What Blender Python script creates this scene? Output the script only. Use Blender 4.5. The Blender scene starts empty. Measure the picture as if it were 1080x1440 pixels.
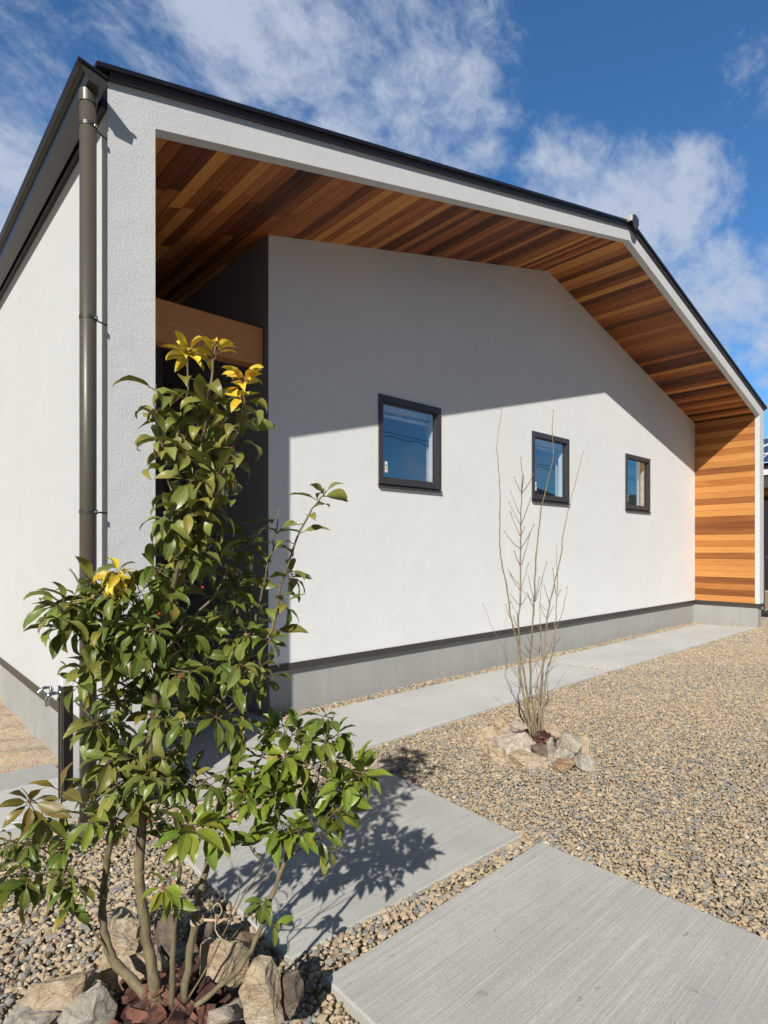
import bpy, bmesh, math, random
import numpy as np
from mathutils import Vector, Matrix, Quaternion

sc = bpy.context.scene
COL = sc.collection
R = math.radians

# ------------------------------------------------------------------ camera
CAM = np.array([-0.860, -2.890, 1.300])
YAW = R(47.856)
FPX, HOR = 812.0, 772.1          # focal length and horizon row, in photo pixels (1080 wide)
FW = np.array([math.cos(YAW), math.sin(YAW), 0.0])
RT = np.array([math.sin(YAW), -math.cos(YAW), 0.0])
cam_d = bpy.data.cameras.new('camera')
cam = bpy.data.objects.new('camera', cam_d)
COL.objects.link(cam)
cam.location = CAM
cam.rotation_euler = (R(90), 0, YAW - R(90))
cam_d.sensor_fit = 'HORIZONTAL'
cam_d.sensor_width = 36.0
cam_d.lens = 36.0 * FPX / 1080.0
cam_d.shift_y = (HOR - 720.0) / 1080.0
cam_d.clip_start = 0.02
cam_d.clip_end = 6000
sc.camera = cam


def ray(u, v):
    return FW + RT * (u - 540) / FPX + np.array([0, 0, -(v - HOR) / FPX])


def at(u, v, d):                  # a point measured off the photo, d metres ahead of the camera
    return CAM + ray(u, v) * d


def on_ground(u, v, z=0.0):
    r = ray(u, v)
    return CAM + r * (z - CAM[2]) / r[2]


# ------------------------------------------------------------------ sun, sky, exposure
LIGHT = Vector((0.674, 0.469, -0.5705)).normalized()
sun_d = bpy.data.lights.new('sun', 'SUN')
sun = bpy.data.objects.new('sun', sun_d)
COL.objects.link(sun)
sun_d.energy = 5.0
sun_d.angle = R(0.55)
sun_d.color = (1.0, 0.968, 0.905)
sun.rotation_euler = LIGHT.to_track_quat('-Z', 'Y').to_euler()
SUN_EL = math.asin(-LIGHT.z)
SUN_AZ = math.atan2(-LIGHT.x, -LIGHT.y)      # clockwise from +Y

world = bpy.data.worlds.new('World')
sc.world = world
world.use_nodes = True
wt = world.node_tree
for n in list(wt.nodes):
    wt.nodes.remove(n)


def nd(t, kind, **kw):
    n = t.nodes.new(kind)
    for k, v in kw.items():
        if k == 'ins':
            for i, val in v.items():
                n.inputs[i].default_value = val
        else:
            setattr(n, k, v)
    return n


def math_n(t, op, a, b=None, c=None, clamp=False):
    n = t.nodes.new('ShaderNodeMath')
    n.operation = op
    n.use_clamp = clamp
    for i, x in enumerate((a, b, c)):
        if x is None:
            continue
        if isinstance(x, (int, float)):
            n.inputs[i].default_value = x
        else:
            t.links.new(x, n.inputs[i])
    return n.outputs[0]


def mixc(t, fac, a, b, mode='MIX'):
    n = t.nodes.new('ShaderNodeMix')
    n.data_type = 'RGBA'
    n.blend_type = mode
    for i, x in ((0, fac), (6, a), (7, b)):
        if isinstance(x, (int, float)):
            n.inputs[i].default_value = x
        elif isinstance(x, tuple):
            n.inputs[i].default_value = x if len(x) == 4 else x + (1,)
        else:
            t.links.new(x, n.inputs[i])
    return n.outputs[2]


def noise(t, vec, scale, detail=4, rough=0.55, dist=0.0, out=0):
    n = nd(t, 'ShaderNodeTexNoise')
    n.inputs['Scale'].default_value = scale
    n.inputs['Detail'].default_value = detail
    n.inputs['Roughness'].default_value = rough
    n.inputs['Distortion'].default_value = dist
    if vec is not None:
        t.links.new(vec, n.inputs['Vector'])
    return n.outputs[out]


def ramp(t, fac, stops):
    n = nd(t, 'ShaderNodeValToRGB')
    el = n.color_ramp.elements
    while len(el) < len(stops):
        el.new(0.5)
    for e, (p, c) in zip(el, stops):
        e.position = p
        e.color = c if len(c) == 4 else tuple(c) + (1,)
    t.links.new(fac, n.inputs[0])
    return n.outputs[0]


def maprange(t, x, a, b, c=0.0, d=1.0, smooth=False):
    n = nd(t, 'ShaderNodeMapRange')
    n.interpolation_type = 'SMOOTHSTEP' if smooth else 'LINEAR'
    t.links.new(x, n.inputs[0])
    for i, v in enumerate((a, b, c, d)):
        n.inputs[i + 1].default_value = v
    return n.outputs[0]


sky = nd(wt, 'ShaderNodeTexSky')
sky.sky_type = 'NISHITA'
sky.sun_disc = False
sky.sun_elevation = SUN_EL
sky.sun_rotation = SUN_AZ
sky.altitude = 100
sky.air_density = 1.0
sky.dust_density = 0.35
sky.ozone_density = 2.2
wco = nd(wt, 'ShaderNodeTexCoord').outputs['Generated']
# clouds: soft banks of wispy cloud in fixed directions of the sky dome
banks = [  # photo pixel -> direction, angular radius in degrees, weight
    (250, 60, 11, 0.8), (380, 60, 12, .95), (520, 110, 12, 1.0), (600, 170, 10, .95), (640, 30, 7, .7), (430, 150, 10, .8),
    (80, 150, 9, .82), (20, 290, 12, .95), (30, 60, 8, .72), (170, 20, 8, .7),
    (800, 265, 7, .9), (880, 290, 7, .95), (960, 280, 6, .9), (935, 330, 6, .95), (975, 410, 7, .95), (1040, 440, 8, .9),
    (1075, 80, 6, .55), (1010, 115, 3.5, .35), (915, 75, 3.5, .3), (1090, 540, 6, .5), (760, 330, 6, .7),
    (-200, 350, 16, .7), (1400, 420, 16, .7), (1300, 200, 10, .5), (300, -200, 14, .6),
]
mask = None
for (u, v, rad, wgt) in banks:
    c = Vector(ray(u, v)).normalized()
    dp = nd(wt, 'ShaderNodeVectorMath', operation='DOT_PRODUCT')
    wt.links.new(wco, dp.inputs[0])
    dp.inputs[1].default_value = c
    m = maprange(wt, dp.outputs['Value'], math.cos(R(rad)), 1.0, 0, wgt, True)
    mask = m if mask is None else math_n(wt, 'MAXIMUM', mask, m)
# some cloud low behind the camera, seen only in the window panes
for (c, rad, wgt) in [((.75, -.63, .10), 12, .8), ((.55, -.8, .12), 12, .7), ((-.4, -.9, .3), 20, .6)]:
    dp = nd(wt, 'ShaderNodeVectorMath', operation='DOT_PRODUCT')
    wt.links.new(wco, dp.inputs[0])
    dp.inputs[1].default_value = Vector(c).normalized()
    mask = math_n(wt, 'MAXIMUM', mask, maprange(wt, dp.outputs['Value'], math.cos(R(rad)), 1.0, 0, wgt, True))
mp = nd(wt, 'ShaderNodeMapping')
wt.links.new(wco, mp.inputs[0])
mp.inputs['Rotation'].default_value = (0.2, 0.55, 0.5)
mp.inputs['Scale'].default_value = (1.0, 1.7, 1.7)
n1 = noise(wt, mp.outputs[0], 4.2, 12, 0.60, 0.5)
n2 = noise(wt, mp.outputs[0], 15.0, 12, 0.66, 0.3)
dens = math_n(wt, 'MULTIPLY_ADD', n1, 2.7, -1.35)
dens = math_n(wt, 'ADD', dens, math_n(wt, 'MULTIPLY_ADD', n2, 1.5, -0.75))
dens = math_n(wt, 'ADD', dens, math_n(wt, 'MULTIPLY_ADD', mask, 1.40, -0.85))
dens = maprange(wt, dens, -0.24, 0.86, 0, 0.88, True)
CLOUD = (6.0, 6.8, 8.3)
# tint: deeper blue away from the sun, dimmed sunward to cut fill light
sd = nd(wt, 'ShaderNodeVectorMath', operation='DOT_PRODUCT')
wt.links.new(wco, sd.inputs[0])
sd.inputs[1].default_value = -LIGHT
tint = mixc(wt, maprange(wt, sd.outputs['Value'], -.25, .65, 0, 1, True), (.68, 1.24, 1.68), (.42, .46, .46))
blue = mixc(wt, 1.0, sky.outputs[0], tint, 'MULTIPLY')
wcol = mixc(wt, dens, blue, CLOUD)
bg = nd(wt, 'ShaderNodeBackground')
wt.links.new(wcol, bg.inputs[0])
bg.inputs[1].default_value = 0.084
wo = nd(wt, 'ShaderNodeOutputWorld')
wt.links.new(bg.outputs[0], wo.inputs[0])

sc.view_settings.view_transform = 'Standard'
sc.view_settings.look = 'None'
sc.view_settings.exposure = 0.07
sc.view_settings.gamma = 1.0
sc.cycles.max_bounces = 8
sc.cycles.transparent_max_bounces = 12

rng = np.random.default_rng(11)
random.seed(5)


# ------------------------------------------------------------------ helpers
class MB:
    """collects polygons for ONE mesh object"""

    def __init__(s):
        s.v, s.f, s.tone, s.mat, s.uv = [], [], [], [], []

    def poly(s, pts, tone=0.0, mat=0):
        i = len(s.v)
        s.v += [tuple(map(float, p)) for p in pts]
        s.f.append(tuple(range(i, i + len(pts))))
        s.tone.append(tone)
        s.mat.append(mat)

    def box(s, a, b, tone=0.0, mat=0):
        (x0, y0, z0), (x1, y1, z1) = a, b
        p = [(x0, y0, z0), (x1, y0, z0), (x1, y1, z0), (x0, y1, z0), (x0, y0, z1), (x1, y0, z1), (x1, y1, z1), (x0, y1, z1)]
        s.hexa(p, tone, mat)

    def hexa(s, p, tone=0.0, mat=0):
        i = len(s.v)
        s.v += [tuple(map(float, q)) for q in p]
        for f in ((0, 3, 2, 1), (4, 5, 6, 7), (0, 1, 5, 4), (1, 2, 6, 5), (2, 3, 7, 6), (3, 0, 4, 7)):
            s.f.append(tuple(i + k for k in f))
            s.tone.append(tone)
            s.mat.append(mat)

    def prism(s, outline, axis, a, b, tone=0.0, mat=0, caps=True):
        """outline: 2D points; axis 'y': (x,z) extruded along y; 'x': (y,z) along x; 'z': (x,y) along z"""
        def P(q, t):
            return {'y': (q[0], t, q[1]), 'x': (t, q[0], q[1]), 'z': (q[0], q[1], t)}[axis]
        n = len(outline)
        i = len(s.v)
        s.v += [P(q, a) for q in outline] + [P(q, b) for q in outline]
        for k in range(n):
            j = (k + 1) % n
            s.f.append((i + k, i + j, i + n + j, i + n + k))
            s.tone.append(tone)
            s.mat.append(mat)
        if caps:
            for f in (tuple(range(i, i + n)), tuple(range(i + 2 * n - 1, i + n - 1, -1))):
                s.f.append(f)
                s.tone.append(tone)
                s.mat.append(mat)

    def tube(s, pts, rads, seg=8, tone=0.0, mat=0, caps=True, knob=0.0):
        pts = [np.array(p, float) for p in pts]
        n = len(pts)
        i0 = len(s.v)
        ref = None
        for k in range(n):
            t = pts[min(k + 1, n - 1)] - pts[max(k - 1, 0)]
            t = t / (np.linalg.norm(t) + 1e-9)
            if ref is None:
                ref = np.cross(t, (0.3, 0.9, 0.1))
                if np.linalg.norm(ref) < .1:
                    ref = np.cross(t, (1, 0, 0))
            ref = ref - t * (ref @ t)
            ref /= np.linalg.norm(ref) + 1e-9
            bi = np.cross(t, ref)
            r = rads[k] if hasattr(rads, '__len__') else rads
            for q in range(seg):
                a = 2 * math.pi * q / seg
                s.v.append(tuple(pts[k] + (ref * math.cos(a) + bi * math.sin(a)) * r))
        for k in range(n - 1):
            for q in range(seg):
                j = (q + 1) % seg
                s.f.append((i0 + k * seg + q, i0 + k * seg + j, i0 + (k + 1) * seg + j, i0 + (k + 1) * seg + q))
                s.tone.append(tone)
                s.mat.append(mat)
        if caps:
            for f in (tuple(range(i0 + seg - 1, i0 - 1, -1)), tuple(range(i0 + (n - 1) * seg, i0 + n * seg))):
                s.f.append(f)
                s.tone.append(tone)
                s.mat.append(mat)

    def build(s, name, mats, parent=None, smooth=False, bevel=0.0, fix=True):
        me = bpy.data.meshes.new(name)
        me.from_pydata(s.v, [], s.f)
        if not isinstance(mats, (list, tuple)):
            mats = [mats]
        for m in mats:
            me.materials.append(m)
        me.polygons.foreach_set('material_index', s.mat)
        at_ = me.attributes.new('tone', 'FLOAT', 'FACE')
        at_.data.foreach_set('value', s.tone)
        if fix:
            bm = bmesh.new()
            bm.from_mesh(me)
            bmesh.ops.recalc_face_normals(bm, faces=bm.faces)
            bm.to_mesh(me)
            bm.free()
        if smooth:
            me.polygons.foreach_set('use_smooth', [True] * len(me.polygons))
        me.update()
        o = bpy.data.objects.new(name, me)
        COL.objects.link(o)
        if parent:
            o.parent = parent
        if bevel:
            b = o.modifiers.new('bevel', 'BEVEL')
            b.width = bevel
            b.segments = 2
            b.limit_method = 'ANGLE'
            b.angle_limit = R(40)
        return o


def tag(o, label=None, cat=None, group=None, kind=None):
    if label:
        o['label'] = label
    if cat:
        o['category'] = cat
    if group:
        o['group'] = group
    if kind:
        o['kind'] = kind
    return o


def empty(name, loc=(0, 0, 0)):
    o = bpy.data.objects.new(name, None)
    COL.objects.link(o)
    o.location = loc
    o.empty_display_size = .1
    return o


def keep(o, parent):
    """parent a part built in world coordinates to its thing's Empty"""
    o.parent = parent
    o.location = -Vector(parent.location)
    return o


# ------------------------------------------------------------------ materials
def new_mat(name):
    m = bpy.data.materials.new(name)
    m.use_nodes = True
    t = m.node_tree
    p = t.nodes['Principled BSDF']
    return m, t, p


def wpos(t):
    return nd(t, 'ShaderNodeNewGeometry').outputs['Position']


def scaled(t, vec, s, rot=(0, 0, 0)):
    n = nd(t, 'ShaderNodeMapping')
    t.links.new(vec, n.inputs[0])
    n.inputs['Scale'].default_value = s
    n.inputs['Rotation'].default_value = rot
    return n.outputs[0]


def bump(t, p, h, strength, dist=0.01, chain=None):
    b = nd(t, 'ShaderNodeBump')
    b.inputs['Strength'].default_value = strength
    b.inputs['Distance'].default_value = dist
    t.links.new(h, b.inputs['Height'])
    if chain is not None:
        t.links.new(chain, b.inputs['Normal'])
    if p is not None:
        t.links.new(b.outputs[0], p.inputs['Normal'])
    return b.outputs[0]


def stucco(name, col, coarse, dist):
    m, t, p = new_mat(name)
    g = wpos(t)
    big = noise(t, g, 1.3, 4, .6)
    mid = noise(t, scaled(t, g, (1, 1, 1.8)), 7, 5, .6, .5)
    fine = noise(t, g, coarse, 8, .74, .0)
    c = mixc(t, maprange(t, big, .3, .7), tuple(x * .965 for x in col), tuple(min(x * 1.02, .9) for x in col))
    c = mixc(t, maprange(t, mid, .35, .7, 0, .45), c, tuple(x * .95 for x in col))
    t.links.new(c, p.inputs['Base Color'])
    p.inputs['Roughness'].default_value = .9
    p.inputs['Specular IOR Level'].default_value = .2
    b = bump(t, None, big, .35, .03)
    b = bump(t, None, mid, .4, dist * 1.3, b)
    bump(t, p, fine, .9, dist, b)
    return m


M = {}
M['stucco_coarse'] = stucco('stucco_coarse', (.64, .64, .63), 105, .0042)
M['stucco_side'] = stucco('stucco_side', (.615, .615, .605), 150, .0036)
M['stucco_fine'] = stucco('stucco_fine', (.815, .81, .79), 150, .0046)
M['stucco_shaded'] = stucco('stucco_shaded', (.26, .245, .235), 120, .003)  # darker stucco: the porch's shade is put into its colour
M['plaster_in'] = stucco('plaster_in', (.55, .55, .54), 90, .001)


def concrete(name, col, streak=0.0, lines=0.0, form=False):
    m, t, p = new_mat(name)
    g = wpos(t)
    big = noise(t, g, 1.6, 5, .6, .4)
    mid = noise(t, g, 14, 6, .65)
    fine = noise(t, g, 240, 3, .6)
    c = mixc(t, maprange(t, big, .32, .68), tuple(x * .86 for x in col), tuple(x * 1.08 for x in col))
    c = mixc(t, maprange(t, mid, .38, .72, 0, .6), c, tuple(x * .88 for x in col))
    speck = nd(t, 'ShaderNodeTexVoronoi')
    speck.inputs['Scale'].default_value = 95
    t.links.new(g, speck.inputs['Vector'])
    c = mixc(t, maprange(t, speck.outputs['Distance'], .10, .24, .12, 0), c, (.62, .60, .56))
    hb = mid
    if form:       # faint vertical runs on cast foundation faces
        run = noise(t, scaled(t, g, (14, 14, .6)), 1.2, 5, .65)
        c = mixc(t, maprange(t, run, .35, .75, 0, .6), c, tuple(x * .78 for x in col))
    if lines:      # broom finish drawn along the slab
        br = noise(t, scaled(t, g, (2.5, 210, 210)), 1.0, 2, .6)
        br2 = noise(t, scaled(t, g, (.8, 85, 85)), 1.0, 3, .7)
        both = math_n(t, 'ADD', br, math_n(t, 'MULTIPLY', br2, .8))
        brk = noise(t, g, 9, 5, .7)                                   # the strokes come and go
        ln = math_n(t, 'MULTIPLY', maprange(t, both, .93, 1.12, 0, .85), maprange(t, brk, .35, .60))
        grain = noise(t, scaled(t, g, (.6, 1, 1)), 330, 2, .8)
        c = mixc(t, maprange(t, grain, .30, .50, .55, 0), c, tuple(x * .60 for x in col))
        c = mixc(t, maprange(t, grain, .52, .70, 0, .60), c, (.68, .64, .56))
        c = mixc(t, ln, c, (.66, .63, .56))
        c = mixc(t, maprange(t, both, .80, .62, 0, .38), c, tuple(x * .62 for x in col))
        blot = noise(t, g, 4.5, 6, .7)
        c = mixc(t, maprange(t, blot, .42, .70, 0, .40), c, tuple(x * .74 for x in col))
        tanp = noise(t, g, 7.5, 4, .6)
        c = mixc(t, maprange(t, tanp, .55, .75, 0, .30), c, (.50, .42, .32))
        st = noise(t, scaled(t, g, (6.0, 9, 1)), 1.6, 3, .5, .3)
        c = mixc(t, maprange(t, st, .675, .72, 0, .45), c, tuple(x * .40 for x in col))
        hb = both
    t.links.new(c, p.inputs['Base Color'])
    p.inputs['Roughness'].default_value = .85
    p.inputs['Specular IOR Level'].default_value = .3
    b = bump(t, None, hb, .5, .003 if lines else .0015)
    bump(t, p, fine, .5, .0012, b)
    return m


M['concrete_broom'] = concrete('concrete_broom', (.50, .485, .44), lines=1)
M['concrete_walk'] = concrete('concrete_walk', (.53, .522, .49))
M['concrete_wall'] = concrete('concrete_wall', (.40, .395, .37), form=True)


def metal_paint(name, col, rough=.45, spec=.5):
    m, t, p = new_mat(name)
    g = wpos(t)
    n = noise(t, g, 6, 4, .6)
    c = mixc(t, n, tuple(x * .93 for x in col), tuple(x * 1.07 for x in col))
    t.links.new(c, p.inputs['Base Color'])
    t.links.new(maprange(t, noise(t, g, 25, 4, .6), .3, .7, rough * .94, rough * 1.06), p.inputs['Roughness'])
    p.inputs['Specular IOR Level'].default_value = spec
    return m


M['bronze'] = metal_paint('bronze', (.052, .045, .040), .42)
M['fascia'] = metal_paint('fascia', (.060, .048, .048), .38)
M['roof_black'] = metal_paint('roof_black', (.012, .011, .014), .35)
M['gutter'] = metal_paint('gutter', (.050, .046, .040), .33)
M['pipe'] = metal_paint('pipe', (.090, .077, .060), .38)
M['sash'] = metal_paint('sash', (.050, .042, .042), .40)
M['tap_black'] = metal_paint('tap_black', (.010, .009, .009), .25)
M['white_plastic'] = metal_paint('white_plastic', (.74, .70, .73), .4)
M['dark_fill'] = metal_paint('dark_fill', (.012, .011, .011), .7)
M['white_paint'] = metal_paint('white_paint', (.86, .86, .85), .5)
m, t, p = new_mat('cap_glint')
p.inputs['Base Color'].default_value = (.62, .60, .56, 1)  # pale base colour stands in for sun glint on the ridge cap
p.inputs['Metallic'].default_value = .35
t.links.new(maprange(t, noise(t, wpos(t), 12, 3, .6), .3, .7, .35, .5), p.inputs['Roughness'])
M['cap_glint'] = m
m, t, p = new_mat('chrome')
p.inputs['Base Color'].default_value = (.72, .74, .77, 1)
p.inputs['Metallic'].default_value = 1
t.links.new(maprange(t, noise(t, wpos(t), 40, 3, .6), .3, .7, .08, .18), p.inputs['Roughness'])
M['chrome'] = m


def wood(name, dark, mid_, light, along='y', big=1.0):
    m, t, p = new_mat(name)
    g = wpos(t)
    a = nd(t, 'ShaderNodeAttribute', attribute_name='tone')
    tone = a.outputs['Fac']
    off = nd(t, 'ShaderNodeCombineXYZ')
    t.links.new(math_n(t, 'MULTIPLY', tone, 171.0), off.inputs[1 if along == 'y' else 0])
    t.links.new(math_n(t, 'MULTIPLY', tone, 57.0), off.inputs[2])
    add = nd(t, 'ShaderNodeVectorMath', operation='ADD')
    t.links.new(g, add.inputs[0])
    t.links.new(off.outputs[0], add.inputs[1])
    s1 = (26 * big, 1.5, 26 * big) if along == 'y' else (1.2, 26 * big, 26 * big)
    s2 = (150, 4, 150) if along == 'y' else (4, 150, 150)
    gr = noise(t, scaled(t, add.outputs[0], s1), 1.0, 5, .6, 1.2)
    fg = noise(t, scaled(t, add.outputs[0], s2), 1.0, 3, .6)
    v = math_n(t, 'ADD', tone, math_n(t, 'MULTIPLY_ADD', gr, .62, -.31))
    v = math_n(t, 'ADD', v, math_n(t, 'MULTIPLY_ADD', fg, .16, -.08), clamp=True)
    c = ramp(t, v, [(0, dark), (.45, mid_), (1, light)])
    t.links.new(c, p.inputs['Base Color'])
    p.inputs['Roughness'].default_value = .55
    p.inputs['Specular IOR Level'].default_value = .3
    bump(t, p, gr, .15, .002)
    return m


M['cedar'] = wood('cedar', (.10, .026, .009), (.36, .125, .030), (.62, .28, .075))
M['cedar_soffit'] = wood('cedar_soffit', (.034, .008, .004), (.34, .105, .027), (.72, .31, .085))
M['beam_wood'] = wood('beam_wood', (.22, .070, .024), (.60, .235, .080), (.84, .42, .16), 'x', 1.7)

m, t, p = new_mat('glass')
for n in list(t.nodes):
    if n.type != 'OUTPUT_MATERIAL':
        t.nodes.remove(n)
out = [n for n in t.nodes if n.type == 'OUTPUT_MATERIAL'][0]
gg = nd(t, 'ShaderNodeNewGeometry')      # the same reflectance from either face of the double pane
dt = nd(t, 'ShaderNodeVectorMath', operation='DOT_PRODUCT')
t.links.new(gg.outputs['Incoming'], dt.inputs[0])
t.links.new(gg.outputs['Normal'], dt.inputs[1])
om = math_n(t, 'SUBTRACT', 1.0, math_n(t, 'ABSOLUTE', dt.outputs['Value']), clamp=True)
frf = math_n(t, 'MULTIPLY_ADD', math_n(t, 'POWER', om, 4.0), .72, .26, clamp=True)
gl = nd(t, 'ShaderNodeBsdfGlossy')
gl.inputs['Roughness'].default_value = 0.0
gl.inputs['Color'].default_value = (.75, .90, 1.0, 1)
wv = noise(t, wpos(t), 2.2, 2, .4)
bmp = nd(t, 'ShaderNodeBump')
bmp.inputs['Strength'].default_value = .04
bmp.inputs['Distance'].default_value = .01
t.links.new(wv, bmp.inputs['Height'])
t.links.new(bmp.outputs[0], gl.inputs['Normal'])
tr = nd(t, 'ShaderNodeBsdfTransparent')
tr.inputs['Color'].default_value = (.93, .96, .95, 1)
mx = nd(t, 'ShaderNodeMixShader')
t.links.new(frf, mx.inputs[0])
t.links.new(tr.outputs[0], mx.inputs[1])
t.links.new(gl.outputs[0], mx.inputs[2])
t.links.new(mx.outputs[0], out.inputs[0])
M['glass'] = m


def stone_mat(name, stops, rough=.9):
    """crushed stone: tone per instance picks the colour"""
    m, t, p = new_mat(name)
    a = nd(t, 'ShaderNodeAttribute', attribute_name='tone')
    a.attribute_type = 'INSTANCER'
    g = wpos(t)
    n = noise(t, g, 90, 5, .65)
    v = math_n(t, 'ADD', a.outputs['Fac'], math_n(t, 'MULTIPLY_ADD', n, .14, -.07), clamp=True)
    c = ramp(t, v, stops)
    c = mixc(t, maprange(t, noise(t, g, 260, 4, .7), .35, .7, .30, 0), c, (.26, .22, .17))
    t.links.new(c, p.inputs['Base Color'])
    p.inputs['Roughness'].default_value = rough
    p.inputs['Specular IOR Level'].default_value = .25
    return m


M['gravel'] = stone_mat('gravel', [(0, (.205, .205, .205)), (.16, (.285, .275, .255)), (.30, (.37, .325, .25)), (.36, (.44, .330, .198)),
                                  (.60, (.515, .395, .25)), (.80, (.575, .46, .315)), (.93, (.50, .30, .15)), (1, (.70, .65, .56))])


def soil_mat(name, a, b, c3, scale, dist):
    m, t, p = new_mat(name)
    g = wpos(t)
    n = noise(t, g, scale, 8, .68)
    v = nd(t, 'ShaderNodeTexVoronoi')
    v.inputs['Scale'].default_value = scale * 4.5
    t.links.new(g, v.inputs['Vector'])
    c = ramp(t, n, [(.3, a), (.55, b), (.72, c3)])
    c = mixc(t, .35, c, v.outputs['Color'], 'SOFT_LIGHT')
    t.links.new(c, p.inputs['Base Color'])
    p.inputs['Roughness'].default_value = .95
    b1 = bump(t, None, n, .7, dist)
    bump(t, p, v.outputs['Distance'], .6, dist * .6, b1)
    return m


M['ground'] = soil_mat('ground', (.25, .19, .125), (.34, .262, .172), (.42, .33, .22), 40, .01)
M['dirt'] = soil_mat('dirt', (.38, .27, .17), (.52, .41, .29), (.64, .55, .43), 26, .015)


def rock_mat(name, a, b, c3):
    m, t, p = new_mat(name)
    g = nd(t, 'ShaderNodeTexCoord').outputs['Object']
    n = noise(t, g, 8, 10, .70, .6)
    n2 = noise(t, scaled(t, g, (1, .6, 3.2), (.4, .5, 0)), 26, 8, .72, .5)
    n3 = noise(t, g, 130, 4, .75)
    ck = nd(t, 'ShaderNodeTexVoronoi')
    ck.feature = 'DISTANCE_TO_EDGE'
    ck.inputs['Scale'].default_value = 13
    wob = nd(t, 'ShaderNodeVectorMath', operation='ADD')
    t.links.new(scaled(t, g, (1, 1, 1.8)), wob.inputs[0])
    nz = nd(t, 'ShaderNodeTexNoise')
    nz.inputs['Scale'].default_value = 14
    t.links.new(g, nz.inputs['Vector'])
    sc3 = nd(t, 'ShaderNodeVectorMath', operation='SCALE')
    t.links.new(nz.outputs['Color'], sc3.inputs[0])
    sc3.inputs['Scale'].default_value = .10
    t.links.new(sc3.outputs[0], wob.inputs[1])
    t.links.new(wob.outputs[0], ck.inputs['Vector'])
    crack = maprange(t, ck.outputs['Distance'], 0, .022, 1, 0)
    c = ramp(t, n, [(.34, a), (.5, b), (.64, c3)])
    c = mixc(t, maprange(t, n2, .34, .56, .42, 0), c, tuple(x * .55 for x in a))
    c = mixc(t, maprange(t, n3, .55, .75, 0, .45), c, tuple(min(1, x * 1.2) for x in c3))
    c = mixc(t, math_n(t, 'MULTIPLY', crack, .55), c, tuple(x * .30 for x in a))
    t.links.new(c, p.inputs['Base Color'])
    p.inputs['Roughness'].default_value = .88
    b1 = bump(t, None, n, .7, .04)
    b1 = bump(t, None, n2, .9, .016, b1)
    b1 = bump(t, None, math_n(t, 'MULTIPLY', crack, -1.0), .5, .006, b1)
    bump(t, p, n3, .5, .003, b1)
    return m


M['rock_tan'] = rock_mat('rock_tan', (.48, .325, .185), (.64, .50, .335), (.74, .645, .50))
M['rock_pink'] = rock_mat('rock_pink', (.48, .35, .25), (.62, .52, .43), (.72, .66, .58))
M['rock_grey'] = rock_mat('rock_grey', (.38, .33, .25), (.55, .49, .395), (.68, .61, .51))
M['rock_brown'] = rock_mat('rock_brown', (.12, .08, .06), (.23, .17, .13), (.36, .28, .2))
M['rock_rust'] = rock_mat('rock_rust', (.22, .12, .06), (.46, .30, .16), (.56, .44, .3))


def leaf_mat():
    m, t, p = new_mat('leaf')
    col = nd(t, 'ShaderNodeVertexColor', layer_name='leafcol').outputs[0]
    uv = nd(t, 'ShaderNodeUVMap', uv_map='leafuv').outputs[0]
    sx = nd(t, 'ShaderNodeSeparateXYZ')
    t.links.new(uv, sx.inputs[0])
    rib = math_n(t, 'ABSOLUTE', math_n(t, 'SUBTRACT', sx.outputs[1], .5))
    vein = math_n(t, 'ABSOLUTE', math_n(t, 'SINE', math_n(t, 'ADD', math_n(t, 'MULTIPLY', sx.outputs[0], 30.0), math_n(t, 'MULTIPLY', rib, -16.0))))
    c = mixc(t, maprange(t, vein, 0, .25, .18, 0), col, (.22, .26, .07))
    c = mixc(t, maprange(t, rib, .012, .035, .65, 0), c, (.30, .33, .10))
    c = mixc(t, maprange(t, rib, .44, .49, 0, .55), c, (.34, .34, .10))
    g = wpos(t)
    blot = noise(t, g, 55, 4, .6)
    c = mixc(t, maprange(t, blot, .4, .8, 0, .35), c, (.055, .070, .014), 'MIX')
    t.links.new(c, p.inputs['Base Color'])
    t.links.new(maprange(t, noise(t, g, 30, 3, .6), .3, .7, .30, .46), p.inputs['Roughness'])
    p.inputs['Specular IOR Level'].default_value = .40
    bump(t, p, vein, .12, .001)
    trl = nd(t, 'ShaderNodeBsdfTranslucent')
    hs = mixc(t, .5, c, (.42, .50, .05))
    t.links.new(hs, trl.inputs[0])
    ms = nd(t, 'ShaderNodeMixShader')
    ms.inputs[0].default_value = .11
    o = [n for n in t.nodes if n.type == 'OUTPUT_MATERIAL'][0]
    t.links.new(p.outputs[0], ms.inputs[1])
    t.links.new(trl.outputs[0], ms.inputs[2])
    t.links.new(ms.outputs[0], o.inputs[0])
    return m


M['leaf'] = leaf_mat()


def bark_mat(name, a, b):
    m, t, p = new_mat(name)
    g = wpos(t)
    n = noise(t, scaled(t, g, (60, 60, 14)), 1.0, 6, .65, .4)
    n2 = noise(t, g, 18, 4, .6)
    c = mixc(t, maprange(t, n, .3, .7), a, b)
    c = mixc(t, maprange(t, n2, .5, .7, 0, .5), c, tuple(min(1, x * 1.35) for x in b))
    t.links.new(c, p.inputs['Base Color'])
    p.inputs['Roughness'].default_value = .8
    bump(t, p, n, .5, .003)
    return m


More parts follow.
